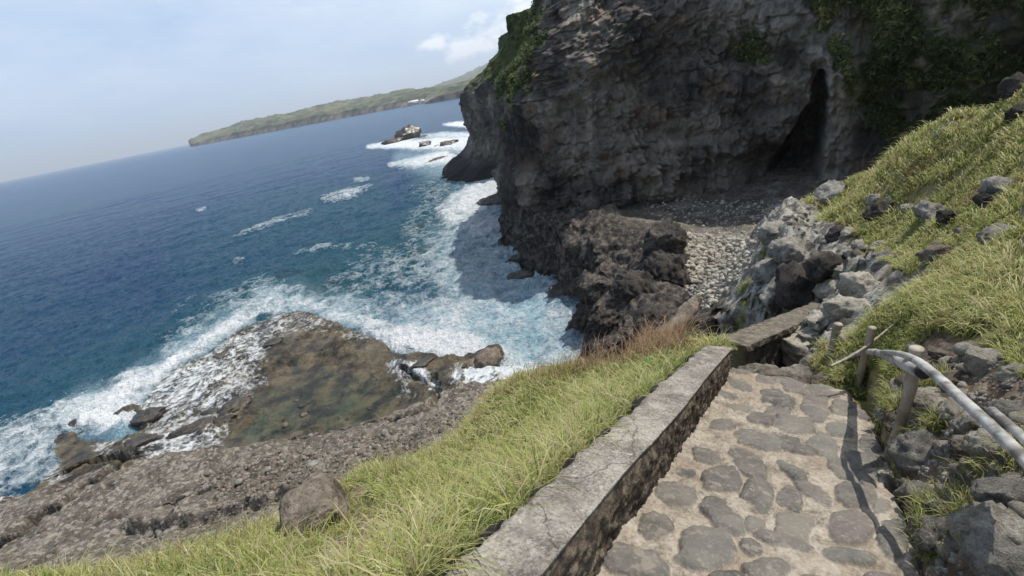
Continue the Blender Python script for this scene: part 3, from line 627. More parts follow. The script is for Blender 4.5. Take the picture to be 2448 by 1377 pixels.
def main_disp(P, S, Nn):
    a = sstep(0, 1, 1)
    x, y, zc = P.T
    d = 2.1 * fbm(P * (.11, .11, .14), 2) + .75 * ridged(P * (.30, .30, .24), 4, .55) - .5
    d += .26 * ridged(P * (1.1, 1.1, .55), 4, .6) + .12 * fbm(P * 3.2, 3)
    w1, w2, wi = worley(P * (.55, .55, .8) + .25 * fbm(P * .8, 2)[:, None], 6); d += .55 * (wi - .5) * sstep(0, .12, w2 - w1) + .5 * (.5 - w1)
    # columns under a bench in the middle of the face
    u_, v_ = pix(P)
    benchm = np.exp(-((u_ - 1620) / 150) ** 2)
    d += benchm * (1.6 * sstep(0, 26, v_ - 318) - .9) * (1 - sstep(470, 520, v_)) + benchm * sstep(330, 360, v_) * (1 - sstep(440, 480, v_)) * .35 * np.sin(S * 5.2 + 2 * perlin(P * .6))
    # sea-cut notch at the foot of the left part, and the swelling above it
    lft = 1 - sstep(1420, 1620, u_)
    d += lft * (-2.6 * (1 - sstep(1.5, 5.5, zc)) + 1.0 * np.exp(-((zc - 7.5) / 2.4) ** 2))
    d -= .25 * (1 - sstep(0, .10, w2 - w1)); x1, x2, xi = worley(P * (1.3, 1.3, .9) + .3 * fbm(P * 1.2, 2)[:, None], 8); d += .14 * (xi - .5) - .08 * (1 - sstep(0, .12, x2 - x1)) + .35 * ridged(P * (.9, .9, .16), 3, .55) * sstep(-.1, .3, perlin(P * .12 + 11))
    d += lft * .25 * np.sign(np.sin(zc * 2.6 + 2.5 * perlin(P * .4))) * (1 - sstep(8, 10, zc))
    crn = 1 - sstep(1205, 1300, u_); d = d * (1 - .6 * crn) - 1.0 * crn
    # lean back near the top
    d -= .10 * np.clip(zc - 17, 0, 30) ** 1.35
    # cave: a tall slanted cleft, and the pale pillar that shuts it on the right
    cd_, ce, cside = segdist(u_, v_, [(1962, 175, 9), (1955, 230, 22), (1940, 300, 34), (1912, 380, 50), (1885, 440, 66), (1870, 520, 74)])
    cd_ = cd_ + 7 * fbm(P * .9, 3)
    cave = 1 - sstep(.75, 1.15, cd_ / ce[:, 0])
    d = d - cave * 7.5
    shoulder = np.exp(-(((u_ - 1830) / 60) ** 2) - ((v_ - 440) / 70) ** 2); d -= 2.2 * shoulder
    pd_, pe_, _ = segdist(u_, v_, [(1990, 130, 40), (2010, 250, 40), (1990, 350, 42), (1975, 480, 52)])
    pil = (1 - sstep(.3, 1.6, pd_ / pe_[:, 0])) * (1 - cave); d += pil * (1.3 + .25 * ridged(P * (1.2, 1.2, .2), 3))
    d -= 1.5 * (1 - sstep(0, 120, np.hypot((u_ - 2150) * .8, (v_ - 250) * .5)))
    return d, 0.12 * fbm(P * .5, 3) * 1.0
plan = [(30, 96), (17, 84), (6, 70), (1.2, 58), (.3, 50), (.9, 45.5), (3.6, 41.2), (7.2, 38.8), (11.5, 38.6), (16.2, 39.3), (20.5, 38.4), (23.5, 36.2), (26.5, 34.2), (29.5, 31.5), (32.5, 27.5), (35.5, 22), (38, 14), (40, 4)]
outl = [(1225, -20), (1208, 60), (1186, 110), (1170, 160), (1178, 220), (1189, 280), (1192, 340), (1191, 440), (1192, 524), (1210, 560), (1238, 610), (1250, 640)]
Pc, Fc, hs = cliff('cliff', plan, outl, -1.5, 33, 760, 420, main_disp, m_cliff, 48.5, None)
u_, v_ = pix(Pc); fw = Pc @ CF - CAM @ CF > 1
veg = np.maximum.reduce([soft_poly(Pc, pg, 14, 60, .45) for pg in (
    [(1228, -60), (1262, 30), (1285, 90), (1255, 160), (1262, 215), (1220, 245), (1180, 215), (1172, 150), (1200, 80), (1218, 0)],
    [(1770, 75), (1830, 68), (1895, 105), (1880, 140), (1800, 150), (1765, 110)],
    [(1940, -80), (2900, -80), (2900, 300), (2448, 330), (2200, 380), (2120, 380), (2060, 300), (2040, 160), (1960, 110)])])
veg = np.where(fw, veg, .5); 
veg = np.maximum(veg, sstep(21, 25, Pc[:, 2] + 2 * fbm(Pc * .2, 3)))
palep = np.clip(np.maximum(strokes(u_, v_, [[(2000, 100, 50, .9), (2015, 230, 40, 1), (1985, 380, 40, .9), (1975, 470, 45, .8)], [(1860, 30, 60, .7), (1780, 10, 60, .6)], [(1400, 180, 60, .6), (1420, 260, 60, .6)], [(1600, 320, 30, .7), (1720, 310, 30, .5)], [(1560, 400, 50, .4), (1740, 400, 50, .4)], [(1600, 130, 60, .4)]], .8), 0) + .25 * fbm(Pc * .25, 3), 0, 1)
veg *= .25 + .75 * sstep(-.30, .12, fbm(Pc * .33 + 30, 4) + .25 * (u_ < 1400)); 
wet = 1 - sstep(1.0, 4.5, Pc[:, 2] + 1.2 * fbm(Pc * .4, 3)); wet = np.maximum(wet, (1 - sstep(1230, 1420, u_)) * (1 - sstep(2.5, 7, Pc[:, 2])))  # wet foot of the rock, plus painted shade in the left undercut
cliff_o = mk('cliff', Pc, [Fc], m_cliff, attrs=dict(veg=veg, pale=palep * (1 - veg), wet=wet), kind='structure')
CLP, CLV = Pc, veg
# ground above the cliff
top = Pc.reshape(420, 760, 3)[-1]; bk = top + np.array([14, 26, 5]); bk2 = top + np.array([30, 60, 7])
mk('cliff_top', np.vstack([top, bk, bk2]), [gridfaces(3, 760)], m_bank, kind='structure')
# the next headland behind it
def far_disp(P, S, Nn):
    d = 1.5 * fbm(P * .08, 3) + .8 * ridged(P * (.2, .2, .12), 4) - .4 + .35 * ridged(P * .7, 4)
    d += 4.0 * (1 - sstep(0, 3.5, P[:, 2])) - .12 * np.clip(P[:, 2] - 12, 0, 30) ** 1.3
    return d, 0.3 * fbm(P * .3, 3)
outl2 = [(1220, 90), (1175, 150), (1150, 185), (1128, 204), (1115, 222), (1119, 265), (1125, 300), (1134, 331), (1128, 365), (1112, 395)]
plan2 = [(30, 170), (8, 150), (-4, 125), (-7.2, 105), (-6.8, 97), (-3, 91.5), (2, 89), (8, 86), (16, 84), (30, 82)]
P2, F2, _ = cliff('headland', plan2, outl2, -1.5, 26, 260, 150, far_disp, m_cliff, 97, None)
veg2 = sstep(14.5, 17.5, P2[:, 2] + 1.5 * fbm(P2 * .15, 3) - .0)
mk('headland', P2, [F2], m_cliff, attrs=dict(veg=veg2, pale=np.zeros(len(P2)) + .15, wet=1 - sstep(1.5, 5, P2[:, 2])), kind='structure')

# ------------------------------------------------------------------ FAR COAST AND HILLS
m_far, t, b, o = material('far_coast_ground'); g = G(t)
cz = t.nodes.new('ShaderNodeSeparateXYZ'); t.links.new(g.tc, cz.inputs[0])
fn = g.noise(.016, 7, .75); gc = g.ramp(fn, [(.42, (.028, .042, .024)), (.5, (.075, .09, .045)), (.58, (.145, .13, .075))])
rc = g.ramp(g.noise(.05, 6, .6, scl=(1, 1, .4)), [(.4, (.10, .085, .07)), (.6, (.26, .22, .17))])
zz_ = g.math('ADD', cz.outputs[2], g.math('MULTIPLY', g.noise(.02, 4), 14)); t.links.new(g.mix(g.rng(zz_, 15, 24), rc, gc), b.inputs['Base Color']); b.inputs['Roughness'].default_value = .95
def coastland(name, shore, prof, depth, seed, amp):
    """shore: (u, distance m) points; prof: heights m along it; ground rises behind the shore"""
    n = 260; S = []
    for uu_, D in shore:
        # direction of the picture column at the horizon
        best = None
        for vv_ in np.arange(100, 480, 1.):
            d = pixray(uu_, vv_)
            if best is None or abs(d[2]) < abs(best[2]): best = d
        a = math.atan2(best[0], best[1]); S.append((D * math.sin(a), D * math.cos(a)))
    C = spline(S, n); hp = np.interp(np.linspace(0, 1, n), np.linspace(0, 1, len(prof)), prof)
    rows = np.array([0, .01, .03, .07, .15, .3, .5, .75, 1.0]); hk = np.array([-.02, .12, .38, .50, .62, .8, .94, 1.0, .85])
    R = np.interp(np.linspace(0, 1, 60), np.linspace(0, 1, 9), rows); K = np.interp(R, rows, hk)
    V = []
    for r_, k in zip(R, K):
        dirn = C / np.linalg.norm(C, axis=1)[:, None]
        p = C + dirn * depth * r_; zz = hp * k
        q3 = np.stack([p[:, 0], p[:, 1], p[:, 0] * 0 + seed], 1)
        zz = zz + amp * hp * .5 * fbm(q3 * .004, 4) * min(1, r_ * 12) + (.10 * hp * fbm(q3 * .02, 4)) * min(1, r_ * 20)
        p = p + dirn * (14 * fbm(q3 * .012, 4))[:, None] * (1 - r_)
        V.append(np.column_stack([p, zz if r_ > 0 else zz * 0 - 3]))
    return mk(name, np.vstack(V), [gridfaces(60, n)], m_far, kind='structure')
coastland('far_coast', [(452, 2900), (470, 2600), (560, 2350), (700, 2000), (850, 1700), (1000, 1420), (1080, 1320), (1200, 1250)], [25, 38, 46, 56, 60, 56, 46, 42, 38, 42], 900, 1., .8)
coastland('far_coast', [(1012, 1150), (1040, 1120), (1080, 1080), (1130, 1060), (1200, 1060)], [10, 26, 32, 33, 30], 160, 5., .3)
coastland('hills', [(700, 5200), (850, 4700), (1000, 4200), (1100, 4000), (1200, 3900), (1300, 3900)], [5, 34, 80, 140, 235, 320], 2500, 9., .10)
# white sheds by the far shore
m_wh, t, b, o = material('white_roofing'); g = G(t); t.links.new(g.mix(g.noise(.5, 3), (.75, .75, .73), (.85, .85, .83)), b.inputs['Base Color']); b.inputs['Roughness'].default_value = .6
m_wl, t, b, o = material('shed_wall'); g = G(t); t.links.new(g.mix(g.noise(.3, 3), (.45, .42, .38), (.6, .57, .52)), b.inputs['Base Color'])
def box(cx, cy, cz_, sx, sy, sz):
    V = np.array([[x, y, z_] for z_ in (-1, 1) for y in (-1, 1) for x in (-1, 1)], float) * (sx / 2, sy / 2, sz / 2) + (cx, cy, cz_)
    return V, np.array([[0, 2, 3, 1], [4, 5, 7, 6], [0, 1, 5, 4], [2, 6, 7, 3], [0, 4, 6, 2], [1, 3, 7, 5]])
for (u_b, D, wd, hh, lab) in [(978, 1385, 26, 7, 'long white shed roof low on the far shore, leftmost of the shore buildings'), (1003, 1370, 12, 5, 'small white shed on the far shore, middle of the shore buildings'), (1018, 1360, 9, 5, 'small pale shed on the far shore beside the dark green knoll')]:
    d = pixray(u_b, 205); a = math.atan2(d[0], d[1]); cx, cy = D * math.sin(a), D * math.cos(a); zb = 3
    th = thing('shed', (cx, cy, zb), lab, 'building', 'white sheds on the far shore')
    V, F = box(0, 0, hh * .35, wd, 12, hh * .7); mk('wall', V, [F], m_wl, th, smooth=False)
    rv = np.array([[-wd / 2 - 1, -7, hh * .7], [wd / 2 + 1, -7, hh * .7], [wd / 2 + 1, 7, hh * .7], [-wd / 2 - 1, 7, hh * .7], [-wd / 2 - 1, 0, hh * 1.3], [wd / 2 + 1, 0, hh * 1.3]])
    mk('roof', rv, [np.array([[0, 1, 5, 4], [2, 3, 4, 5], [0, 3, 2, 1]]), np.array([[0, 4, 3], [1, 2, 5]])], m_wh, th, smooth=False)

# ------------------------------------------------------------------ PATH of cobbles set in mortar
def S5(L): return [(1648 + a / 2.034, 700 + b_ / 2.034, c_ / 2.034, d_ / 2.034, e_) for a, b_, c_, d_, e_ in L]
STN = S5([(245,375,60,20,5),(380,420,55,20,10),(470,420,75,26,8),(575,412,50,12,5),(515,463,60,24,12),(640,452,70,16,0),(665,428,42,16,0),(660,492,75,17,8),(245,450,65,20,18),
    (430,520,85,38,25),(615,520,58,25,10),(735,560,45,32,10),(613,570,70,35,15),(425,588,60,26,10),(350,615,62,28,10),(510,645,95,32,12),(730,670,65,28,15),(590,622,60,12,5),(160,648,60,25,5),
    (350,715,115,36,12),(490,735,52,28,15),(565,770,60,22,10),(655,745,75,48,35),(885,735,58,36,10),(850,815,85,34,5),(80,792,70,32,20),(290,830,110,46,42),(500,870,90,28,42),(155,910,90,56,0),(775,868,100,36,25),
    (335,985,85,60,40),(490,1000,62,45,35),(600,970,95,28,30),(810,985,92,50,10),(160,1095,118,48,38),(317,1132,52,36,10),(505,1142,88,62,15),(790,1142,102,76,5),(460,1215,135,26,16),(990,1200,68,92,0),
    (85,1250,135,92,0),(300,1240,50,34,30),(780,1292,132,36,9),(375,1352,110,50,0),(880,905,50,36,10),(845,590,60,26,20),(830,545,40,18,5),(180,500,60,14,10),(245,560,60,14,10),(935,1040,40,30,0),
    (620,1420,90,34,10),(930,1400,90,30,0),(180,1400,90,36,0)]) + [(1517, 1352, 78, 33, 14), (1567, 1255, 39, 28, 0), (1618, 1183, 46, 24, 10), (1630, 1010, 24, 12, 10), (1560, 1330, 20, 14, 0), (1640, 1135, 22, 10, 10), (1450, 1440, 60, 40, 0), (1545, 1465, 50, 40, 0)]
aa = np.concatenate([np.arange(.2, 4.5, .0085), np.arange(4.5, 8.4, .014)]); cc = np.arange(-1.0, .95, .0095); A_, C_ = np.meshgrid(aa, cc, indexing='ij'); A_ = A_.ravel(); C_ = C_.ravel()
edge_px = [(2260, 1600), (2185, 1377), (2150, 1250), (2118, 1180), (2120, 1120), (2098, 1060), (2080, 1010), (2040, 965), (2020, 935), (1985, 905), (1900, 885), (1800, 868)]
eal = [plc(on_plane(*q)[None])[0][0] for q in edge_px]; eac = [plc(on_plane(*q)[None])[1][0] for q in edge_px]
PP = CAM + A_[:, None] * PD + C_[:, None] * PC - 1.75 * PN
up_, vp_ = pix(PP); PPn = np.stack([A_, C_, A_ * 0], 1)
wu = 12 * fbm(PPn * 5, 3) + 3.4 * fbm(PPn * 18, 2); wv = 9 * fbm(PPn * 5 + 5, 3) + 3.0 * fbm(PPn * 18 + 8, 2)
hgt = .014 * fbm(PPn * 3, 3) + .013 * fbm(PPn * 14, 4) + .006 * ridged(PPn * 9, 3) - .004 * np.abs(fbm(PPn * 30, 2))
stone = np.zeros(len(PP)); sid = np.zeros(len(PP)); rsn = np.random.default_rng(12)
for (cu, cv, rx, ry, ro) in STN:
    rx *= 1.10; ry *= 1.14
    sid_k = rsn.random(); hk = .018 + .022 * rsn.random(); tl = rsn.normal(size=2) * .012
    if rx > 60: hk += .012
    ca, sa = math.cos(math.radians(ro)), math.sin(math.radians(ro)); k_ = min(1, ry / 28)
    dx = up_ - cu + wu * k_; dy = vp_ - cv + wv * k_
    q = (np.abs((dx * ca + dy * sa) / rx) ** 2.5 + np.abs((-dx * sa + dy * ca) / ry) ** 2.5) ** .4
    m = q < 1.25
    dome = np.sqrt(np.clip(1 - q ** 2.2, 0, 1)) * (hk + tl[0] * dx / rx + tl[1] * dy / ry)
    sm = 1 - sstep(.93, 1.02, q)
    new = sm > stone; hgt = np.where(m, np.maximum(hgt, dome + .004 * fbm(PPn * 9, 3) * sm + hgt * (1 - sm)), hgt) - .012 * np.exp(-((q - 1.05) / .07) ** 2)
    sid = np.where(new, sid_k, sid); stone = np.maximum(stone, sm)
ed = np.interp(A_, eal, eac) + .05 * fbm(PPn * 3 + 9, 3)
hgt -= .35 * sstep(.0, .22, C_ - ed) * 1.0
hgt -= .16 * np.clip(A_ - 6.75 - .25 * fbm(PPn * 1.4, 2), 0, 9) ** 1.3 * 3
hgt += .035 * (1 - sstep(.02, .14, C_ + .86)) * (.5 + fbm(PPn * 5, 3))
PP += hgt[:, None] * PN
m_path, t, b, g, _c = rock_mat('cobble_path', (.1, .1, .1), (.2, .2, .2), (.3, .3, .3), 2, .012, .85, pits=False)
n1 = g.noise(5, 6, .65); n2 = g.noise(40, 4, .7); n3 = g.noise(1.3, 4, .6)
mort = g.ramp(g.math('ADD', g.math('MULTIPLY', n1, .6), g.math('MULTIPLY', n2, .4)), [(.38, (.135, .115, .09)), (.48, (.25, .215, .17)), (.60, (.38, .34, .28))])
mort = g.mix(g.rng(n3, .42, .62, 0, .55), mort, (.235, .185, .13)); mort = g.mix(g.rng(g.noise(9, 5, .7), .56, .66, 0, .6), mort, (.37, .34, .285))
sc_ = g.ramp(g.attr('sid'), [(0, (.068, .063, .056)), (.25, (.118, .107, .09)), (.45, (.128, .104, .095)), (.6, (.128, .126, .108)), (.8, (.085, .078, .07)), (1, (.16, .146, .118))])
sc_ = g.mix(g.rng(n1, .35, .65, 0, .5), sc_, (.22, .20, .17)); sc_ = g.mix(g.rng(n2, .55, .75, 0, .6), sc_, (.34, .32, .28))
sc_ = g.mix(g.rng(g.noise(8, 6, .75), .56, .62, 0, .6), sc_, (.26, .23, .18))
t.links.new(g.mix(g.attr('stone'), mort, sc_), b.inputs['Base Color'])
h_ = g.math('ADD', g.math('MULTIPLY', n2, .5), g.math('ADD', g.math('MULTIPLY', g.noise(120, 3, .6), .25), g.math('MULTIPLY', n1, .6)))
t.links.new(g.bump(h_, .8, .016), b.inputs['Normal'])
mk('path', PP, [gridfaces(len(aa), len(cc))[:, ::-1]], m_path, attrs=dict(stone=stone, sid=sid), kind='structure')

# ------------------------------------------------------------------ LOW CONCRETE WALL beside the path
m_wall, t, b, g, _c = rock_mat('rough_concrete', (.1, .1, .1), (.2, .2, .2), (.3, .3, .3), 2, .012, .9, pits=False)
n1 = g.noise(4, 6, .65); n2 = g.noise(55, 3, .6)
cc_ = g.ramp(g.math('ADD', g.math('MULTIPLY', n1, .55), g.math('MULTIPLY', n2, .45)), [(.40, (.10, .09, .075)), (.5, (.215, .195, .165)), (.60, (.33, .305, .26))])
v1 = g.vor(70); cc_ = g.mix(g.rng(v1, .0, .22, .75, 0), cc_, (.5, .47, .42)); cc_ = g.mix(g.rng(g.vor(45), .05, .2, .6, 0), cc_, (.10, .09, .08))
cc_ = g.mix(g.rng(g.noise(1.7, 6, .7), .50, .62, 0, .55), cc_, (.095, .085, .07)); cc_ = g.mix(g.rng(g.noise(11, 5, .7), .60, .66, 0, .7), cc_, (.42, .40, .34)); cc_ = g.mix(g.rng(g.vor(1.1, 'DISTANCE_TO_EDGE', g.vadd(g.tc, g.noise(5, 4, out='Color'), .25)), .0, .008, .8, 0), cc_, (.04, .035, .03))
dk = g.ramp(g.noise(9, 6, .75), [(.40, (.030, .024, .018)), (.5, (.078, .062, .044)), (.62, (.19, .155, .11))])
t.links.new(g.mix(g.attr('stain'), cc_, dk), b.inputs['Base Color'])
t.links.new(g.bump(g.math('ADD', g.math('MULTIPLY', n2, .5), g.math('ADD', g.math('MULTIPLY', g.noise(22, 5, .7), .8), n1)), .9, .018), b.inputs['Normal'])
sec = []    # cross section (across, perp below eye) from outer foot, over the cap, to the path side
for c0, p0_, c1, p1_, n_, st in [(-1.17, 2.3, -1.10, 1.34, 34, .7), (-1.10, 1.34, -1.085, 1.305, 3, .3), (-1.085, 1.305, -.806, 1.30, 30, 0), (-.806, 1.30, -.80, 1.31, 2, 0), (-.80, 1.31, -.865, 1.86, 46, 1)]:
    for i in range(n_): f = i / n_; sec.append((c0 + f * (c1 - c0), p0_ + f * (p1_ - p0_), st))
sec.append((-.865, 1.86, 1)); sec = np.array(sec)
al_ = np.arange(-.6, 6.17, .012); nr, nc = len(al_), len(sec)
Aw = np.repeat(al_, nc); Sw = np.tile(sec, (nr, 1)); Pw = CAM + Aw[:, None] * PD + Sw[:, 0:1] * PC - Sw[:, 1:2] * PN
wav = np.interp(al_, [0, 1.2, 2.4, 3.6, 4.8, 6.2], [0, .012, -.01, .015, -.008, 0]); Pw += np.repeat(wav, nc)[:, None] * PC
nrmw = np.where(Sw[:, 2:3] >= .99, 1, 0) * PC + np.where(Sw[:, 2:3] == 0, 1, 0) * PN + np.where((Sw[:, 2:3] > 0) & (Sw[:, 2:3] < .9), -1, 0) * PC
dsp = np.where(Sw[:, 2] >= .99, .022 * ridged(Pw * 7, 4, .6) * sstep(1.33, 1.42, Sw[:, 1]) - .012 + .02 * fbm(Pw * 2.2, 2) * sstep(1.31, 1.5, Sw[:, 1]), np.where(Sw[:, 2] == 0, .012 * fbm(Pw * 5, 5) + .004 * fbm(Pw * 40, 2) - .012 * (1 - sstep(.0, .35, worley(Pw * 4, 3)[0])) * (perlin(Pw * 2) > .1), .05 * (.6 - worley(Pw * 5.2, 1)[0]) + .02))
Pw += nrmw * dsp[:, None]
# the outer edge of the cap is ragged, with the wall's own cobbles showing
le = (Sw[:, 0] < -1.0) & (Sw[:, 1] < 1.4); Pw += le[:, None] * (.030 * fbm(Pw * 4.5, 4)[:, None] * PC)
re_ = (Sw[:, 0] > -.83) & (Sw[:, 1] < 1.34); Pw += re_[:, None] * (.008 * fbm(Pw * 5, 4)[:, None] * PC - .004 * PN)
endr = Pw[-nc:].copy(); cen = endr.mean(0); Pw = np.vstack([Pw, cen + (endr - cen) * .5 + .05 * PD, np.repeat((cen + .06 * PD)[None], nc, 0)])
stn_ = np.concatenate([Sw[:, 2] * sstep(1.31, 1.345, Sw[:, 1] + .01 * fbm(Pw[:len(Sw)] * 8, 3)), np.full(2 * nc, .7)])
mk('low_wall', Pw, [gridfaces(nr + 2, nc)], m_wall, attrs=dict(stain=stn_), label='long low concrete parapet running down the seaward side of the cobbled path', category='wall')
# cobbles lodged along the outer edge of the cap
# ------------------------------------------------------------------ ROCKS: shapes shared by many stones
def rock_shape(seed, sub=3, flat=1.0, facets=13, ns=.12, fs=2.2, squash=(1, 1, 1)):
    import bmesh
    bm = bmesh.new(); bmesh.ops.create_icosphere(bm, subdivisions=sub, radius=1); V = np.array([v.co[:] for v in bm.verts]); F = np.array([[v.index for v in f.verts] for f in bm.faces]); bm.free()
    r_ = np.random.default_rng(seed); 
    for _ in range(facets):
        n_ = r_.normal(size=3); n_ /= np.linalg.norm(n_); d = .55 + .3 * r_.random(); e = V @ n_ - d; V = V - np.clip(e, 0, 9)[:, None] * n_ * .88
    n_ = V / np.linalg.norm(V, axis=1)[:, None]
    V = V + n_ * (ns * fbm(V * fs * .5 + seed, 3) + ns * .45 * ridged(V * fs * 1.6 + seed, 3))[:, None] 
    if sub > 3: V = V * (1 + .10 * fbm(V * 2.6 + seed, 4) + .07 * ridged(V * 3 + seed, 4, .6) + .10 * (.5 - worley(V * 2.6 + seed, 1)[0]))[:, None]
    return V * np.array(squash), F
m_pale = rock_mat('pale_stone', (.20, .175, .135), (.43, .40, .33), (.62, .58, .49), 3.0, .05, stain=(.20, .15, .10))[0]
m_grey = rock_mat('grey_stone', (.11, .10, .085), (.28, .262, .225), (.44, .415, .36), 3.0, .05)[0]
m_dark = rock_mat('dark_stone', (.02, .018, .016), (.052, .045, .039), (.13, .11, .09), 2.0, .06)[0]
m_brown = rock_mat('brown_stone', (.08, .062, .048), (.20, .165, .13), (.33, .28, .22), 3.0, .05)[0]
m_wetr = rock_mat('wet_stone', (.02, .018, .015), (.055, .046, .034), (.12, .10, .07), 1.0, .08, rough=.4, spec=.5)[0]
ROCKS = {}
def rock_mesh(kind, k, sub):
    key = (kind, k, sub)
    if key not in ROCKS:
        sq = {'pale': (1.1, .95, .8), 'grey': (1.1, 1, .75), 'dark': (1.1, 1, .85), 'brown': (1.1, .9, .75), 'wet': (1.3, 1, .55)}[kind]
        V, F = rock_shape(k * 13 + hash(kind) % 1 + {'pale': 1, 'grey': 2, 'dark': 3, 'brown': 4, 'wet': 5}[kind] * 101, sub, squash=sq, ns=.17 if kind in ('dark', 'wet') else .15)
        o = mk('rock', V, [F], dict(pale=m_pale, grey=m_grey, dark=m_dark, brown=m_brown, wet=m_wetr)[kind]); me = o.data; bpy.data.objects.remove(o); ROCKS[key] = me
    return ROCKS[key]
rr = random.Random(5)
def place_rock(P, R, kind, label, name='rock', cat='rock', group=None, sub=3, k=None, sx=(1, 1, 1), sink=.25, rot=None):
    o = bpy.data.objects.new(name, rock_mesh(kind, rr.randrange(5) if k is None else k, sub)); col.objects.link(o)
    o.location = (P[0], P[1], P[2] + R * (.5 - sink)); o.rotation_euler = rot or (rr.uniform(-.4, .4), rr.uniform(-.4, .4), rr.uniform(0, 6.28))
    o.scale = (R * sx[0], R * sx[1], R * sx[2]); o['label'] = label; o['category'] = cat
    if group: o['group'] = group
    return o
def rock_px(u_, v_, rpx, kind, label, fn=hit_hill, **k):
    P = fn(u_, v_)
    if P is None: return None
    R = rpx * np.linalg.norm(P - CAM) / FPX
    return place_rock(P - np.array([0, 0, R * .2]), R, kind, label, **k)
BG_ = 'boulders in the rocky bank beside the path'
for (u_, v_, r_, kd, lb) in [
    (2388, 1285, 66, 'pale', 'large pale rounded boulder at the bottom right corner of the bank, cracked across'),
    (2418, 1190, 46, 'grey', 'grey bluish boulder just above the large cracked pale one, at the right edge'),
    (2385, 1076, 38, 'pale', 'pale blocky stone under the nearest bamboo rail'),
    (2368, 868, 34, 'pale', 'pale rounded stone high on the bank right of the bamboo rail, below the turf edge'),
    (2228, 968, 46, 'pale', 'tall pale lumpy stone just right of the nearest post'),
    (2418, 992, 32, 'grey', 'grey stone between the two bamboo rails at the right edge'),
    (2287, 908, 27, 'brown', 'brown stone above the thick log end'),
    (2194, 921, 24, 'grey', 'small grey stone right behind the top of the nearest post'),
    (2434, 900, 28, 'pale', 'pale stone at the right edge under the turf lip'),
    (2176, 1180, 26, 'grey', 'grey stone beside the path just below the foot of the nearest post'),
    (2272, 1224, 26, 'grey', 'grey stone in the middle of the lower bank'),
    (2262, 1296, 44, 'grey', 'broad grey stone low on the bank, left of the large cracked boulder'),
    (2215, 1092, 46, 'grey', 'broad flat grey stone directly right of the foot of the nearest post'),
    (2307, 1080, 22, 'brown', 'small brown stone in bare earth below the bamboo rail'),
    (2331, 1016, 30, 'pale', 'pale stone under the middle of the bamboo rail'),
    (2182, 962, 18, 'grey', 'small grey stone left of the tall lumpy stone'),
    (2115, 992, 18, 'grey', 'small grey stone at the path edge up the path from the nearest post'),
    (2284, 985, 26, 'pale', 'pale stone between the tall lumpy stone and the bamboo rail'),
    (2190, 838, 22, 'pale', 'pale stone behind the capped top of the nearest post'),
    (2410, 1340, 50, 'grey', 'grey boulder in shadow in the very bottom right corner'),
    (2262, 1180, 17, 'pale', 'small upright pale stone below the middle of the bank'),
    (2140, 1020, 18, 'brown', 'small brown stone at the path edge left of the nearest post'),
    (2330, 1140, 26, 'brown', 'brown stone above the grass tuft at the middle of the bank'),
    (2260, 850, 26, 'brown', 'brown stone under the grassy lip right of the thick log'),
    (2390, 1140, 24, 'grey', 'small grey stone between the blocky pale one and the bluish boulder')]:
    rock_px(u_, v_, r_ * .84, kd, lb, name='boulder', cat='boulder', group=BG_, sub=4, sx=(1, 1, 1.1))
HL = 'rocks standing out of the grassy hillside'
for (u_, v_, r_, kd, lb) in [
    (2392, 460, 26, 'grey', 'grey pointed rock near the right edge, high on the grassy hillside'),
    (2365, 485, 18, 'dark', 'dark rock just below left of the grey pointed rock on the hillside'),
    (2226, 515, 26, 'grey', 'tall narrow grey rock in the middle of the hillside'),
    (2276, 526, 20, 'dark', 'dark squat rock right of the tall narrow one on the hillside'),
    (2386, 570, 26, 'grey', 'leaning grey rock in grass at the right edge of the hillside'),
    (2091, 477, 13, 'pale', 'pale rock in grass below the hillside crest'),
    (2125, 480, 9, 'grey', 'small grey rock right of the pale one below the crest'),
    (2171, 500, 12, 'pale', 'flat pale rock in the upper hillside grass'),
    (1991, 471, 30, 'grey', 'big grey rock at the left end of the grassy crest'),
    (2105, 515, 22, 'dark', 'dark brown rock in thin grass above the pale rubble'),
    (2105, 590, 14, 'pale', 'bright pale rock in grass right of the outcrop'),
    (2068, 598, 9, 'pale', 'small bright rock left of the bright pale one'),
    (2055, 585, 11, 'pale', 'small pale rock near the outcrop top'),
    (2005, 570, 20, 'dark', 'dark rock with shadow among pale rubble above the outcrop'),
    (2030, 560, 14, 'pale', 'pale rock beside the dark one among the rubble'),
    (1969, 645, 34, 'dark', 'rounded dark brown rock above the big black boulder'),
    (2303, 557, 13, 'brown', 'brown rock in grass in the right half of the hillside'),
    (2237, 615, 26, 'brown', 'brown rock in the bare patch in the middle of the hillside'),
    (1905, 690, 42, 'dark', 'big black pitted boulder perched above the second wall'),
    (2436, 222, 22, 'dark', 'dark rock against the cliff on the crest at the right edge'),
    (2432, 280, 14, 'dark', 'dark rock just below the crest at the right edge'),
    (2256, 318, 12, 'grey', 'small grey rock on the crest line'),
    (2015, 650, 18, 'pale', 'pale rock at the head of the pale outcrop'),
    (2110, 740, 16, 'pale', 'half buried pale rock below the pale outcrop'),
    (2030, 812, 26, 'pale', 'flat pale rock behind the second post'),
    (1880, 600, 32, 'grey', 'craggy grey rock on the middle outcrop'),
    (1850, 560, 30, 'grey', 'craggy grey rock at the top of the middle outcrop'),
    (1835, 650, 30, 'grey', 'grey rock at the shaded left flank of the middle outcrop')]:
    rock_px(u_, v_, r_, kd, lb, group=HL, sub=4, sx=(1, 1, 1.15))
OC = 'pale boulders beside the second wall'
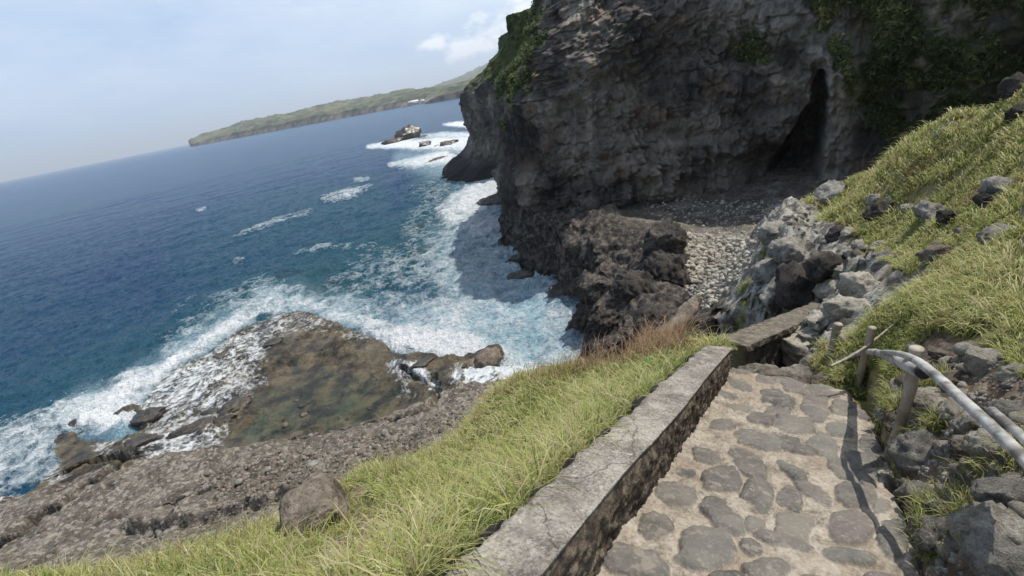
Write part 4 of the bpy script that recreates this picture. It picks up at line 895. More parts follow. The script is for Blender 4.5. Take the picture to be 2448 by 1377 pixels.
for (u_, v_, r_, kd, lb) in [(1920, 830, 46, 'pale', 'big pale boulder at the corner of the path, right of the stacked stone wall'), (1895, 800, 30, 'pale', 'pale flat boulder directly above the corner boulder'), (1950, 800, 26, 'pale', 'pale boulder with an orange stain beside the far post'), (1900, 858, 26, 'pale', 'pale wedge boulder at the very end of the cobbles'), (1965, 775, 22, 'pale', 'small pale boulder just left of the far post'), (1995, 690, 34, 'pale', 'pale slab at the left of the white outcrop'), (2060, 690, 40, 'pale', 'pale slab forming the white outcrop below the grass'), (2020, 740, 36, 'pale', 'lower pale slab of the white outcrop')]:
    rock_px(u_, v_, r_, kd, lb, name='boulder', cat='boulder', group=OC, sub=4, sx=(1.1, 1, .9))
# crag that juts from the gully's seaward side
P = hit_hill(1590, 640)
for (u_, v_, r_, lb) in [(1590, 585, 44, 'rounded dark crag with a grassy top standing at the seaward end of the stone gully'), (1600, 655, 46, 'dark brown crag just below the grass-topped one'), (1530, 700, 50, 'shadowed dark crag falling to the water'), (1400, 760, 26, 'black wet rock at the foot of the crags'), (1445, 775, 34, 'dark rock at the waterline right of the black wet rock'), (1560, 780, 40, 'dark speckled crag behind the reddish grass')]:
    rock_px(u_, v_, r_, 'dark', lb, name='crag', cat='crag', group='dark crags between the cove and the gully', sub=5, sx=(1, 1, 1.15))
# pale stones heaped in the gully, and small stones everywhere
def scatter(n, poly, rmin, rmax, kinds, label, group, name='stone', fn=hit_hill, minr=0, sub=2):
    poly = np.array(poly, float); lo, hi = poly.min(0), poly.max(0); k = 0; tries = 0
    while k < n and tries < n * 40:
        tries += 1
        q = (rr.uniform(lo[0], hi[0]), rr.uniform(lo[1], hi[1]))
        if not inpoly(np.array([q[0]]), np.array([q[1]]), poly)[0]: continue
        P = fn(*q)
        if P is None: continue
        r_ = rmin * (rmax / rmin) ** (rr.random() ** 1.6)
        R = r_ * np.linalg.norm(P - CAM) / FPX
        place_rock(P - np.array([0, 0, R * .1]), R, rr.choice(kinds), label, name=name, cat='stone', group=group, sub=sub); k += 1
scatter(92, [(1645, 560), (1700, 578), (1795, 585), (1770, 640), (1730, 690), (1680, 740), (1650, 690), (1650, 620)], 4, 11, ['pale', 'pale', 'grey'], 'pale loose stone in the heap filling the gully below the shaded ledge', 'pale stones heaped in the gully')
scatter(14, [(1600, 470), (1880, 480), (1850, 560), (1640, 560)], 3, 8, ['pale', 'grey'], 'loose grey stone on the shaded ledge below the cave', 'loose stones on the shaded ledge')
scatter(84, [(2110, 960), (2200, 850), (2330, 830), (2448, 880), (2448, 1377), (2190, 1377), (2130, 1200), (2140, 1080)], 8, 25, ['grey', 'pale', 'pale', 'brown'], 'small loose stone in the earth of the rocky bank beside the path', 'small stones in the bank')
scatter(22, [(1900, 500), (2060, 520), (2110, 600), (2050, 660), (1950, 640), (1880, 620)], 3, 11, ['grey', 'pale', 'pale'], 'loose stone among thin grass above the outcrop', 'loose stones above the outcrop')

def rubble(name, n, poly, rmin, rmax, mat, fn, gridf):
    poly = np.array(poly, float); lo, hi = poly.min(0), poly.max(0); r_ = np.random.default_rng(n); base = [rock_shape(k + 400, 1, ns=.1) for k in range(5)]; Vs, Fs = [], []; off = 0; k = 0
    while k < n:
        q = r_.uniform(lo, hi)
        if not inpoly(q[:1], q[1:], poly)[0]: continue
        k += 1; P = fn(*q)
        if P is None: continue
        R = rmin * (rmax / rmin) ** (r_.random() ** 1.5) * np.linalg.norm(P - CAM) / FPX; V, F = base[k % 5]; th = r_.uniform(0, 6.28); c_, s_ = math.cos(th), math.sin(th)
        V = V * R * r_.uniform(.7, 1.2, 3); V = np.stack([V[:, 0] * c_ - V[:, 1] * s_, V[:, 0] * s_ + V[:, 1] * c_, V[:, 2]], 1) + P + np.array([0, 0, R * .1]); Vs.append(V); Fs.append(F + off); off += len(V)
    mk(name, np.vstack(Vs), [np.vstack(Fs)], mat, smooth=False, kind='stuff')
rubble('rubble', 1600, [(2110, 960), (2200, 850), (2330, 830), (2448, 880), (2448, 1377), (2190, 1377), (2130, 1200), (2140, 1080)], 2, 9, m_grey, hit_hill, None)
rubble('rubble', 900, [(1640, 556), (1720, 570), (1810, 575), (1790, 650), (1735, 700), (1690, 745), (1640, 700)], 2.5, 9, m_pale, hit_hill, None)
rubble('rubble', 500, [(1500, 475), (1880, 480), (1850, 570), (1640, 562)], 1.5, 5, m_pale, hit_hill, None)
rubble('rubble', 400, [(1780, 690), (1830, 540), (1920, 490), (2050, 560), (2130, 680), (2000, 860), (1800, 820)], 1.5, 8, m_grey, hit_hill, None)

# ------------------------------------------------------------------ rocks in the sea and on the shelf
def hit_flat(zq): return lambda a, b_: at_z(a, b_, zq)
SR = 'rocks in the surf off the headland'
for (u_, v_, r_, sx, lb) in [(980, 330, 22, (1.1, .8, 1.5), 'tallest dark rock in the surf off the headland'), (945, 340, 15, (1.4, .8, .8), 'low dark rock touching the left side of the tallest surf rock'), (921, 343, 7, (1, 1, .9), 'small dark rock at the left end of the surf rocks'), (1018, 348, 13, (1, .8, 1.1), 'dark rock in white foam just right of the tallest surf rock'),
    (1075, 346, 16, (1.2, .8, .8), 'flat dark rock in foam between the surf stack and the headland'), (1045, 350, 6, (1.2, 1, .6), 'small dark rock between two larger ones in the foam'), (1010, 327, 6, (1.5, 1, .7), 'sliver of dark rock right behind the tallest surf rock'), (1133, 340, 8, (1.2, .8, .9), 'small dark rock in foam against the headland'), (1045, 384, 13, (1.5, .7, .6), 'low dark rock in foam in front of the headland foot'),
    (810, 468, 14, (1.6, .6, .35), 'half awash rock alone in the open water inside a foam streak'), (1108, 384, 20, (1.2, .9, .9), 'black rock at the foot of the headland'), (1150, 395, 26, (1.5, 1, .9), 'large black rock spreading from the headland foot')]:
    P = at_z(u_, v_, .1); R = r_ * np.linalg.norm(P - CAM) / FPX; place_rock(P, R, 'wet', lb, group=SR, sub=4, sx=(sx[0], sx[1], sx[2] * 1.05), sink=.35, rot=(0, 0, rr.uniform(0, 1)))
CVR = 'black rocks along the foot of the cliff'
for (u_, v_, r_, sx, lb) in [(1178, 492, 22, (1.5, .8, .7), 'black rock jutting from the cliff corner into bright foam'), (1212, 585, 20, (1.3, .8, .9), 'black rock below the cliff corner'), (1188, 570, 9, (1.4, 1, .5), 'small black rock awash left of the cliff corner'), (1252, 625, 26, (1.4, .8, .7), 'black rock under the overhang at the left of the cove'), (1245, 660, 22, (1.3, 1, .35), 'brown rock awash in the milky water of the cove'), (1350, 705, 30, (1.3, 1, .8), 'black rock at the cove edge under the overhang'), (1380, 790, 22, (1, 1, 1.3), 'black rock at the waterline above the reddish grass')]:
    P = at_z(u_, v_, .0); R = r_ * np.linalg.norm(P - CAM) / FPX; place_rock(P, R, 'wet', lb, group=CVR, sub=4, sx=(sx[0] * .9, sx[1], sx[2] * 2.0), sink=.3, rot=(0, 0, rr.uniform(0, 1)))
def sh_at(x, y):
    i = np.clip(((np.asarray(y) - gy[0]) / .085).astype(int) if hasattr(y, '__len__') else int((y - gy[0]) / .085), 0, len(gy) - 1)
    j = np.clip(((np.asarray(x) - gx[0]) / .085).astype(int) if hasattr(x, '__len__') else int((x - gx[0]) / .085), 0, len(gx) - 1)
    return zsh.reshape(len(gy), len(gx))[i, j]
def hit_shelf(a, b_): return hit(a, b_, sh_at, 12, 45)
RS = 'knobs of black rock on the wet shelf'
for (u_, v_, r_, sx, lb) in [(303, 990, 17, (1, .9, 1.0), 'dark block standing in the bright splash at the seaward notch'), (355, 1000, 20, (1.3, 1, .7), 'dark rock right of the block at the seaward notch'), (185, 1030, 16, (1, .8, 1.2), 'spiky black knob at the left end of the shelf'), (200, 1045, 15, (1.2, .9, .8), 'black knob just right of the spiky one'), (335, 1060, 22, (1.4, .9, .6), 'black rock between foam patches left of the pool'), (440, 1035, 18, (1.4, .8, .8), 'black rock amid foam at the left side of the pool'), (475, 1025, 18, (1.3, 1, .8), 'black rock next to the pool, right of its neighbour amid foam'), (555, 980, 24, (1.2, .8, .7), 'black jagged rock at the upper left rim of the pool'), (540, 1005, 16, (1.4, .9, .7), 'dark rock just below the jagged rim rock'), (500, 985, 12, (1.2, 1, .6), 'small black rock in foam left of the jagged rim rock'),
    (690, 765, 14, (2.2, .8, .6), 'long black ledge rock at the tip of the shelf'), (655, 820, 14, (1.3, 1, .6), 'dark rock awash near the tip'), (530, 850, 12, (1.3, 1, .7), 'black rock near the outer edge above the foam'), (1165, 862, 26, (1.4, .9, .8), 'dark olive boulder at the right end of the shelf beside bright surf'), (1120, 872, 16, (1.3, .9, .7), 'dark boulder left of the olive boulder'), (1010, 870, 18, (1.5, .9, .5), 'low dark slab with foam running over it')]:
    P = hit_shelf(u_, v_)
    if P is None: continue
    R = r_ * np.linalg.norm(P - CAM) / FPX; place_rock(P - np.array([0, 0, .1]), R, 'brown' if 'brown' in lb or 'olive' in lb else 'wet', lb, group=RS, sub=4, sx=(sx[0] * .85, sx[1], sx[2] * 1.5), sink=.3, rot=(0, 0, rr.uniform(0, 1)))
scatter(14, [(650, 960), (900, 900), (900, 1000), (640, 1040)], 4, 12, ['wet', 'wet', 'brown'], 'dark stone lying in the shallow tide pool', 'dark stones in the tide pool', fn=hit_shelf)
scatter(54, [(480, 1130), (700, 1070), (900, 1040), (1090, 980), (1080, 1060), (860, 1110), (720, 1190), (600, 1180)], 5, 15, ['brown', 'grey', 'brown'], 'loose grey brown stone strewn over the dry shelf below the grass bank', 'loose stones strewn over the dry shelf', fn=hit_shelf)
scatter(16, [(350, 1275), (700, 1215), (720, 1250), (560, 1290), (380, 1310)], 6, 15, ['pale', 'grey'], 'pale stone under the raised crest at the inner edge of the shelf', 'pale stones under the crest', fn=hit_shelf)
rubble('rubble', 700, [(440, 1150), (700, 1070), (900, 1040), (1110, 970), (1100, 1060), (860, 1115), (720, 1200), (400, 1290), (560, 1190)], 2, 6, m_brown, hit_shelf, None)
# the square block in the grass
def hit_bank(a, b_): return hit(a, b_, bank_at, 1.5, 14)
P = hit_bank(775, 1262); P = P + np.array([0, 0, .17]); V, F = rock_shape(77, 5, facets=0, ns=.05, fs=2.5)
V = np.sign(V) * np.abs(V) ** .38; V[:, 2] *= .95; V = V * (1 + .05 * ridged(V * 1.6, 4))[:, None]
bl = mk('rock_block', V * (.25, .25, .30), [F], m_brown, label='large square brown block standing at the edge of the grass bank above the shelf', category='boulder'); bl.location = tuple(P); bl.rotation_euler = (math.radians(8), math.radians(-6), math.radians(22))
for (u_, v_, r_, lb) in [(800, 1355, 34, 'flat pale stone lying in the grass at the bottom edge'), (815, 1290, 18, 'pale stone in dry grass just below the square block')]:
    P = hit_bank(u_, v_); R = r_ * np.linalg.norm(P - CAM) / FPX; place_rock(P, R, 'pale', lb, sub=4, sx=(1.2, .9, .4), sink=.3)
# cobbles lodged along the outer edge of the wall cap
for i, a in enumerate([.95, 1.25, 1.6, 2.0, 2.45, 2.9, 3.3, 3.7, 4.1, 4.6, 5.0, 5.5]):
    P = pl_pt(a, -1.135 + rr.uniform(-.012, .012), 1.36); o = place_rock(P - np.array([0, 0, .02]), rr.uniform(.05, .10), 'dark', 'dark cobble lodged along the seaward edge of the low concrete wall', name='cobble', cat='stone', group='cobbles along the seaward edge of the wall', sub=3, sx=(1.7, .55, .6), rot=(0, math.radians(21), math.radians(90 - 37)))

# ------------------------------------------------------------------ SECOND WALL further down
m_stack = rock_mat('stacked_stone', (.03, .027, .024), (.085, .075, .062), (.18, .16, .13), 4.0, .05)[0]
dr = A1 - A0; Lw = np.linalg.norm(dr); dr /= Lw
sdv = np.cross(dr, [0, 0, 1.]); sdv /= np.linalg.norm(sdv)
sw = thing('stone_wall', A0 - np.array([0, 0, 1]), 'second lower wall of stacked stones with a rough concrete cap beyond the end of the cobbles', 'wall')
def bar_grid(nl, sect, fnoise):
    S_ = np.array(sect, float); V = []
    for i in range(nl):
        f = i / (nl - 1); V.append((A0 + dr * Lw * f) + S_[:, 0:1] * sdv + S_[:, 1:2] * np.array([0, 0, 1.]))
    V = np.vstack(V); c = V.reshape(nl, -1, 3).mean(1, keepdims=True).repeat(len(S_), 1).reshape(-1, 3); n_ = V - c; n_ /= np.linalg.norm(n_, axis=1)[:, None]
    V = V + n_ * fnoise(V)[:, None]; V = np.vstack([V, V[:len(S_)].mean(0), V[-len(S_):].mean(0)]); m_ = len(S_); k0, k1 = len(V) - 2, len(V) - 1
    t_ = [[k0, (i + 1) % m_, i] for i in range(m_)] + [[k1, (nl - 1) * m_ + i, (nl - 1) * m_ + (i + 1) % m_] for i in range(m_)]
    q_ = [[i * m_ + j, i * m_ + (j + 1) % m_, (i + 1) * m_ + (j + 1) % m_, (i + 1) * m_ + j] for i in range(nl - 1) for j in range(m_)]
    return V - (A0 - np.array([0, 0, 1])), [np.array(q_), np.array(t_)]
def rect(x0, x1, y0, y1, n): 
    o_ = []
    for (a, b_), (c_, d_) in [((x0, y0), (x1, y0)), ((x1, y0), (x1, y1)), ((x1, y1), (x0, y1)), ((x0, y1), (x0, y0))]:
        for i in range(n): o_.append((a + (c_ - a) * i / n, b_ + (d_ - b_) * i / n))
    return o_
V, F = bar_grid(140, rect(-.24, .24, -.06, .07, 9), lambda V: .03 * fbm(V * 4, 4) + .012 * fbm(V * 14, 2)); mk('cap', V, F, m_wall, sw, attrs=dict(stain=np.full(len(V), .7)))
V, F = bar_grid(200, rect(-.20, .20, -1.5, -.065, 26), lambda V: .11 * (.55 - worley(V * (4.2, 4.2, 5.5), 8)[0]) + .02 * fbm(V * 8, 2)); mk('masonry', V, F, m_stack, sw)

# ------------------------------------------------------------------ HANDRAIL of poles
m_wood, t, b, g, _c = rock_mat('weathered_wood', (.1, .1, .1), (.2, .2, .2), (.3, .3, .3), 2, .012, .8, pits=False)
n1 = g.noise(9, 5, .6, scl=(1, 1, .35)); c = g.ramp(n1, [(.35, (.17, .135, .095)), (.5, (.31, .265, .20)), (.65, (.44, .39, .31))]); t.links.new(c, b.inputs['Base Color']); t.links.new(g.bump(g.noise(40, 4, .6, scl=(1, 1, .2)), .6, .006), b.inputs['Normal'])
m_silver, t, b, g, _c = rock_mat('silvered_bamboo', (.1, .1, .1), (.2, .2, .2), (.3, .3, .3), 2, .012, .6, pits=False)
n1 = g.noise(6, 5, .6); c = g.ramp(n1, [(.40, (.13, .12, .105)), (.48, (.27, .26, .235)), (.58, (.42, .41, .38))]); c = g.mix(g.rng(g.noise(14, 5, .7), .55, .7, 0, .6), c, (.22, .19, .15)); t.links.new(c, b.inputs['Base Color']); t.links.new(g.bump(g.noise(50, 3, .6), .4, .004), b.inputs['Normal'])
m_hole, t, b, o_ = material('dark_log_end'); b.inputs['Base Color'].default_value = (.03, .025, .02, 1); b.inputs['Roughness'].default_value = 1
P0 = on_plane(2125, 1100, 1.76)
hr = thing('handrail', P0, 'rustic handrail of leaning wooden posts and silvery bamboo poles beside the cobbled path', 'handrail')
def up_from(P, u_, v_):
    """point above P (by lean in any direction at the same distance) seen at this pixel"""
    k = pixray(u_, v_); h = CAM + k * (np.hypot(*(P - CAM)[:2]) / math.hypot(k[0], k[1])); return h
def part_tube(name, pts, rad, mat, seg=14, bump=.08, m_=48, nodes=None, label=None, fr=9.):
    p = spline(pts, m_); r_ = np.interp(np.linspace(0, len(pts) - 1, m_), np.arange(len(pts)), rad)
    if nodes:
        s = np.concatenate([[0], np.cumsum(np.linalg.norm(np.diff(p, axis=0), axis=1))])
        for x_ in np.arange(nodes * .5, s[-1], nodes): r_ = r_ * (1 + .06 * np.exp(-((s - x_) / .012) ** 2))
    V, F = tube(p, r_, seg, bump, fr=fr); o = mk(name, V - P0, F, mat, hr)
    if label: o['label'] = label
    return o
def post(base_px, top_px, r0, r1, perp=1.76, base=None, mid=None, label=None):
    Bp = on_plane(*base_px, perp) if base is None else base; Tp = up_from(Bp, *top_px)
    ctr = [Bp - (Tp - Bp) * .25, Bp, Bp * .66 + Tp * .34, Bp * .33 + Tp * .67, Tp]
    if mid: ctr[2] = ctr[2] + CR * mid[0]; ctr[3] = ctr[3] + CR * mid[1]
    return part_tube('post', ctr, [r0, r0 * 1.06, r0 * .92, (r0 + r1) / 2, r1], m_wood, label=label, m_=60), Bp, Tp
_, B1, T1 = post((2125, 1098), (2192, 832), .040, .043, mid=(.02, .025), label='nearest post, knotty and pale, carrying the log and the bamboo')
B2 = hit_hill(2045, 938, 3); B2 = on_plane(2045, 938, 1.78) if B2 is None else B2
_, B2, T2 = post(None, (2086, 783), .042, .040, base=B2, label='middle post, leaning right')
B3 = hit_hill(1985, 852, 3); _, B3, T3 = post(None, (2004, 774), .055, .055, base=B3, label='far post, short and thick')
rP = np.linalg.norm(up_from(B1, 2170, 880) - CAM); rQ = np.linalg.norm(up_from(B2, 2075, 845) - CAM); print('rail ranges', rP, rQ)
def px_tube(name, L_, mat, **k):
    pts = [at_r(a, b_, r_) for a, b_, r_, w_ in L_]; rad = [.84 * w_ * r_ / FPX for a, b_, r_, w_ in L_]
    return part_tube(name, pts, rad, mat, **k)
lg = px_tube('log_rail', [(1975, 872, rQ * 1.22, 4), (2010, 862, rQ * 1.12, 5), (2045, 848, rQ * 1.03, 6), (2078, 842, rQ * .985, 7.5), (2110, 847, (rP + rQ) / 2, 9), (2150, 864, rP * 1.03, 12.5), (2180, 878, rP * .975, 14), (2206, 889, rP * .955, 15.5)], m_silver, m_=80, label='thick silvery log rail cut off at its near end')
e0, e1 = at_r(2204, 888, rP * .955), at_r(2209, 890.5, rP * .948); V, F = tube([e0, e1, e1 + (e1 - e0) * .1], [11.4 * rP / FPX, 11.3 * rP / FPX, 11 * rP / FPX], 16, .0); hole = mk('log_end', V - P0, F, m_hole, hr); 
px_tube('bamboo_rail', [(2096, 841, rQ * .96, 4), (2130, 843, rP * 1.04, 5.5), (2165, 850, rP * .96, 7), (2200, 868, rP * .90, 9), (2245, 905, rP * .84, 10), (2300, 955, rP * .79, 10.5), (2360, 1010, rP * .74, 11), (2410, 1058, rP * .70, 11.5), (2470, 1120, rP * .65, 12), (2560, 1215, rP * .58, 13)], m_silver, m_=140, bump=.03, nodes=.30, label='long jointed bamboo rail running to the right edge')
px_tube('bamboo_rail', [(2371, 981, rP * .76, 8), (2410, 1015, rP * .73, 9), (2450, 1050, rP * .70, 9), (2540, 1140, rP * .62, 10)], m_silver, m_=70, bump=.03, nodes=.27, label='short bamboo pole lashed behind the long rail')
st_ = [at_r(2172, 744, 7.4), at_r(2100, 805, 7.0), at_r(2040, 848, 6.6), at_r(1985, 876, 6.4)]; V, F = tube(spline(st_, 30), np.linspace(.009, .016, 30), 8, .05); cs_ = np.mean(st_, 0)
o = mk('bamboo_stick', V - cs_, F, m_wood, label='thin straw coloured bamboo stick slanting through the grass behind the middle post', category='stick'); o.location = tuple(cs_)
# pale rib of rock leaning in the shaded notch
rb = [at_r(1668, 716, 17), at_r(1650, 738, 16.6), at_r(1625, 765, 16.2), at_r(1600, 784, 15.8), at_r(1570, 800, 15.4)]; V, F = tube(spline(rb, 60), np.interp(np.linspace(0, 4, 60), range(5), [.18, .23, .24, .17, .12]), 24, .3, fr=2.2); cs_ = np.mean(rb, 0)
o = mk('rock_rib', V - cs_, F, m_brown, label='narrow tan rib of rock leaning over the black notch below the pale gully stones', category='rock'); o.location = tuple(cs_)

# ------------------------------------------------------------------ GRASS
m_grass, t, b, o_ = material('grass_blades'); g = G(t); ca_ = g.attr('Col', True); t.links.new(ca_, b.inputs['Base Color']); b.inputs['Roughness'].default_value = .55; b.inputs['Specular IOR Level'].default_value = .3
tl = t.nodes.new('ShaderNodeBsdfTranslucent'); t.links.new(ca_, tl.inputs[0]); ms = t.nodes.new('ShaderNodeMixShader'); ms.inputs[0].default_value = .42
t.links.new(b.outputs[0], ms.inputs[1]); t.links.new(tl.outputs[0], ms.inputs[2]); t.links.new(ms.outputs[0], o_.inputs[0])
def blades(name, P, hgt_, wid, colr, lean=.6, seed=1, wind=(0, 0), **props):
    r_ = np.random.default_rng(seed); n = len(P); th = r_.uniform(0, 2 * np.pi, n); dirn = np.stack([np.cos(th), np.sin(th), np.zeros(n)], 1)
    ln = lean * r_.uniform(.2, 1.3, n); perp = np.stack([-dirn[:, 1], dirn[:, 0], np.zeros(n)], 1); tw = r_.uniform(-.6, .6, n)[:, None]; perp = perp + dirn * tw
    wv = np.array([wind[0], wind[1], 0]); h = hgt_[:, None]; d = dirn * ln[:, None] + wv; w2 = wid[:, None] / 2
    up = np.array([0, 0, 1.])
    a, b_ = P - perp * w2, P + perp * w2; m1 = P + up * h * .5 + d * h * .22; c_, d_ = m1 - perp * w2 * .95, m1 + perp * w2 * .95
    m2 = P + up * h * .84 + d * h * .62; e_, f_ = m2 - perp * w2 * .55, m2 + perp * w2 * .55; tp = P + up * h * (1.02 - .22 * ln[:, None]) + d * h * 1.05
    V = np.stack([a, b_, c_, d_, e_, f_, tp], 1).reshape(-1, 3); i = np.arange(n)[:, None] * 7
    q = np.vstack([i + [0, 1, 3, 2], i + [2, 3, 5, 4]]); t_ = i + [4, 5, 6]
    cl = np.repeat(colr, 7, 0)
    return mk(name, V, [q, t_], m_grass, smooth=False, attrs=dict(Col=cl), kind='stuff', **props)
def gcol(n, P, seed, dryness=0.0):
    r_ = np.random.default_rng(seed); pal = np.array([(.28, .32, .08), (.38, .39, .13), (.16, .21, .055), (.46, .44, .20), (.52, .46, .28), (.36, .27, .15)])
    patch = fbm(P * 1.1, 3) + dryness
    pr = np.stack([np.full(n, .30), np.full(n, .26), .2 - .2 * np.clip(patch, -1, 1), .14 + .1 * np.clip(patch, -1, 2), .07 + .16 * np.clip(patch, 0, 2), .015 + .08 * np.clip(patch, 0, 2)], 1); pr = np.clip(pr, .01, 9); pr = np.cumsum(pr / pr.sum(1)[:, None], 1)
    k = np.minimum((r_.random(n)[:, None] > pr).sum(1), 5); return np.clip(pal[k] * r_.uniform(.75, 1.2, (n, 1)), 0, .6)
# bank
n = 380000; az = rng.uniform(math.radians(-72), math.radians(30), n); ro = np.exp(rng.uniform(math.log(.8), math.log(9.5), n))
Pg = np.stack([ro * np.sin(az), ro * np.cos(az), np.zeros(n)], 1); Pg[:, 2] = bank_at(Pg[:, 0], Pg[:, 1]) - .01
al, ac, pe = plc(Pg); dk_ = bank_at(Pg[:, 0], Pg[:, 1], DG); sl_ = (bank_at(Pg[:, 0] * 1.03, Pg[:, 1] * 1.03) - bank_at(Pg[:, 0], Pg[:, 1])) / (.03 * ro)
uu, vv = pix(Pg); clean = fbm(Pg * (.9, .9, 0) + 60, 3); ok = ((ac < -1.17) | (al > 6.3) & (ac < -1.0)) & (clean > -.75) & (rng.random(n) > dk_ * .93) & (rng.random(n) < .62 + .9 * fbm(Pg * (2.2, 2.2, 0), 2)) & (sl_ > -1.7) & (Pg[:, 2] > H - 6.5) & (vv < 1480) & (uu > -100)
Pg = Pg[ok]; ro = ro[ok]; n = len(Pg); print('bank blades', n)
dry = sstep(4.5, 8.5, ro) * .75 + .7 * (fbm(Pg * 1.2, 2) > .2) + .5 * (pix(Pg)[0] < 700)
big = rng.random(n); hh = (.045 + .10 * big) * (.7 + .5 * sstep(1.5, 4, ro)); ww = (.0045 + .0065 * rng.random(n)) * (1 + .25 * np.clip(ro - 2, 0, 6))
blades('bank_grass', Pg, hh, ww, gcol(n, Pg, 5, dry - .3), 1.0, 3, (-.15, -.1))
# taller, looser blades standing above the mat
k2 = rng.choice(len(Pg), 16000); P2_ = Pg[k2]; c2_ = gcol(len(k2), P2_, 77, .9)
blades('tall_grass', P2_, .12 + .17 * rng.random(len(k2)), .004 + .005 * rng.random(len(k2)), c2_, 1.2, 41, (.1, -.1))
# tall dry seed stalks along the bank's rim
n = 3800; tt = rng.random(n); rim = np.array([(250, 1378), (500, 1318), (720, 1240), (870, 1140), (1060, 1080), (1130, 1015), (1180, 950), (1290, 900), (1400, 880), (1500, 865), (1560, 840), (1640, 835)], float)
L_ = rng.choice(11, n, p=np.array([1, 1, 1, 1, 1, 1.2, 1.2, 1.3, 2.2, 3, 2.5]) / 16.4); f = rng.random(n); q = rim[L_] * (1 - f[:, None]) + rim[L_ + 1] * f[:, None]; q[:, 1] += rng.normal(0, 14, n) + 6
Ps = [];
for a, b_ in q:
    p = hit_bank(a, b_)
    Ps.append(p if p is not None else np.array([0, 0, -99.]))
Ps = np.array(Ps); Ps = Ps[Ps[:, 2] > H - 7]; n = len(Ps)
al, ac, pe = plc(Ps); Ps = Ps[ac < -1.15]; n = len(Ps)
red = sstep(1150, 1450, pix(Ps)[0])[:, None]; r_ = rng.random((n, 1)); cl = (np.array([.38, .29, .15]) * (1 - red) + np.array([.34, .22, .13]) * red) * (.7 + .5 * r_)
blades('dry_seed_grass', Ps, (.10 + .36 * rng.random(n) ** 1.5) * (.75 + .5 * red[:, 0]), .005 + .006 * rng.random(n), cl, .8, 9, (.3, .1))
# hillside
n = 560000; az = rng.uniform(math.radians(33), math.radians(66), n); ro = np.exp(rng.uniform(math.log(2.2), math.log(24), n))
Pg = np.stack([ro * np.sin(az), ro * np.cos(az), np.zeros(n)], 1); Pg[:, 2] = hill_at(Pg[:, 0], Pg[:, 1]) - .01; gr = hill_at(Pg[:, 0], Pg[:, 1], GG)
al, ac, pe = plc(Pg); uu, vv = pix(Pg); ok = (rng.random(n) < .6 + 1.0 * fbm(Pg * (1.1, 1.1, 0), 3)) & (gr > .35 + .3 * rng.random(n)) & ~((ac < .7) & (al < 6.9)) & (uu < 2540)
Pg = Pg[ok]; ro = ro[ok]; n = len(Pg); print('hill blades', n)
hh = (.035 + .065 * rng.random(n)) * (.9 + .045 * ro) * (.8 + .6 * np.clip(fbm(Pg * .9, 2) + .4, 0, 1.2)); ww = (.004 + .004 * rng.random(n)) * (1 + .22 * np.clip(ro - 3, 0, 30))
cl = gcol(n, Pg, 8, .4 + .9 * fbm(Pg * .45, 3)); br = sstep(.1, .6, fbm(Pg * .8 + 40, 3))[:, None]; cl = cl * (1 - .6 * br) + .6 * br * np.array([.30, .22, .11])
blades('hillside_grass', Pg, hh, ww, cl, .9, 5, (-.1, -.1))
k2 = rng.choice(len(Pg), 26000); P2_ = Pg[k2]; r2 = ro[k2]; keep2 = fbm(P2_ * .7 + 9, 3) > .05; P2_ = P2_[keep2]; r2 = r2[keep2]; m2_ = len(P2_)
blades('tall_grass', P2_, (.09 + .10 * rng.random(m2_)) * (.9 + .05 * r2), (.004 + .004 * rng.random(m2_)) * (1 + .22 * np.clip(r2 - 3, 0, 30)), gcol(m2_, P2_, 78, .5), 1.1, 43, (-.1, -.1))
# small tufts in the bank and path edge
tufts = [(2130, 1165, 20), (2135, 995, 16), (2105, 1020, 12), (2230, 925, 22), (2200, 1230, 24), (2330, 1150, 34), (2160, 1080, 12), (2440, 1100, 30), (2360, 1130, 26), (2230, 1030, 10), (1765, 858, 16), (1890, 775, 12), (1770, 800, 10), (2290, 1240, 12), (2180, 1300, 22), (2120, 960, 10), (1735, 868, 8), (2210, 1330, 20), (1830, 610, 10), (1780, 690, 10)]
Ps = []; 
for a, b_, s in tufts:
    p = hit_hill(a, b_)
    if p is None: continue
    R = s * np.linalg.norm(p - CAM) / FPX; m_ = 260; o2 = rng.normal(0, R * .55, (m_, 2)); qx = p[0] + o2[:, 0]; qy = p[1] + o2[:, 1]; Ps.append(np.stack([qx, qy, hill_at(qx, qy)], 1))
Ps = np.vstack(Ps); n = len(Ps); rr_ = np.linalg.norm(Ps - CAM, axis=1)
blades('tuft_grass', Ps, (.05 + .09 * rng.random(n)) * (1 + .04 * rr_), (.003 + .003 * rng.random(n)) * (1 + .15 * np.clip(rr_ - 4, 0, 20)), gcol(n, Ps, 12, -.1), .9, 15)

# leafy growth on the cliffs: many small leaves standing off the rock
def leaves(name, P, size, colr, seed, nrm=None, **props):
    r_ = np.random.default_rng(seed); n = len(P); a = r_.normal(size=(n, 3)); a /= np.linalg.norm(a, axis=1)[:, None]; b_ = r_.normal(size=(n, 3)); b_ -= (a * b_).sum(1)[:, None] * a; b_ /= np.linalg.norm(b_, axis=1)[:, None]
    s = size[:, None]; V = np.stack([P - a * s, P + b_ * s * .42, P + a * s, P - b_ * s * .42], 1).reshape(-1, 3); i = np.arange(n)[:, None] * 4
    return mk(name, V, [i + [0, 1, 2, 3]], m_grass, smooth=False, attrs=dict(Col=np.repeat(colr, 4, 0)), **props)
vis = (CLV > .45) & (CLP[:, 2] < 24) & (CLP[:, 0] > -2); cand = np.where(vis)[0]; up_c, vp_c = pix(CLP[cand]); inb = (up_c > 1100) & (up_c < 2560) & (vp_c > -120) & (vp_c < 600); cand = cand[inb]
k = rng.choice(cand, 120000); cam_dir = (CAM - CLP[k]); cam_dir /= np.linalg.norm(cam_dir, axis=1)[:, None]
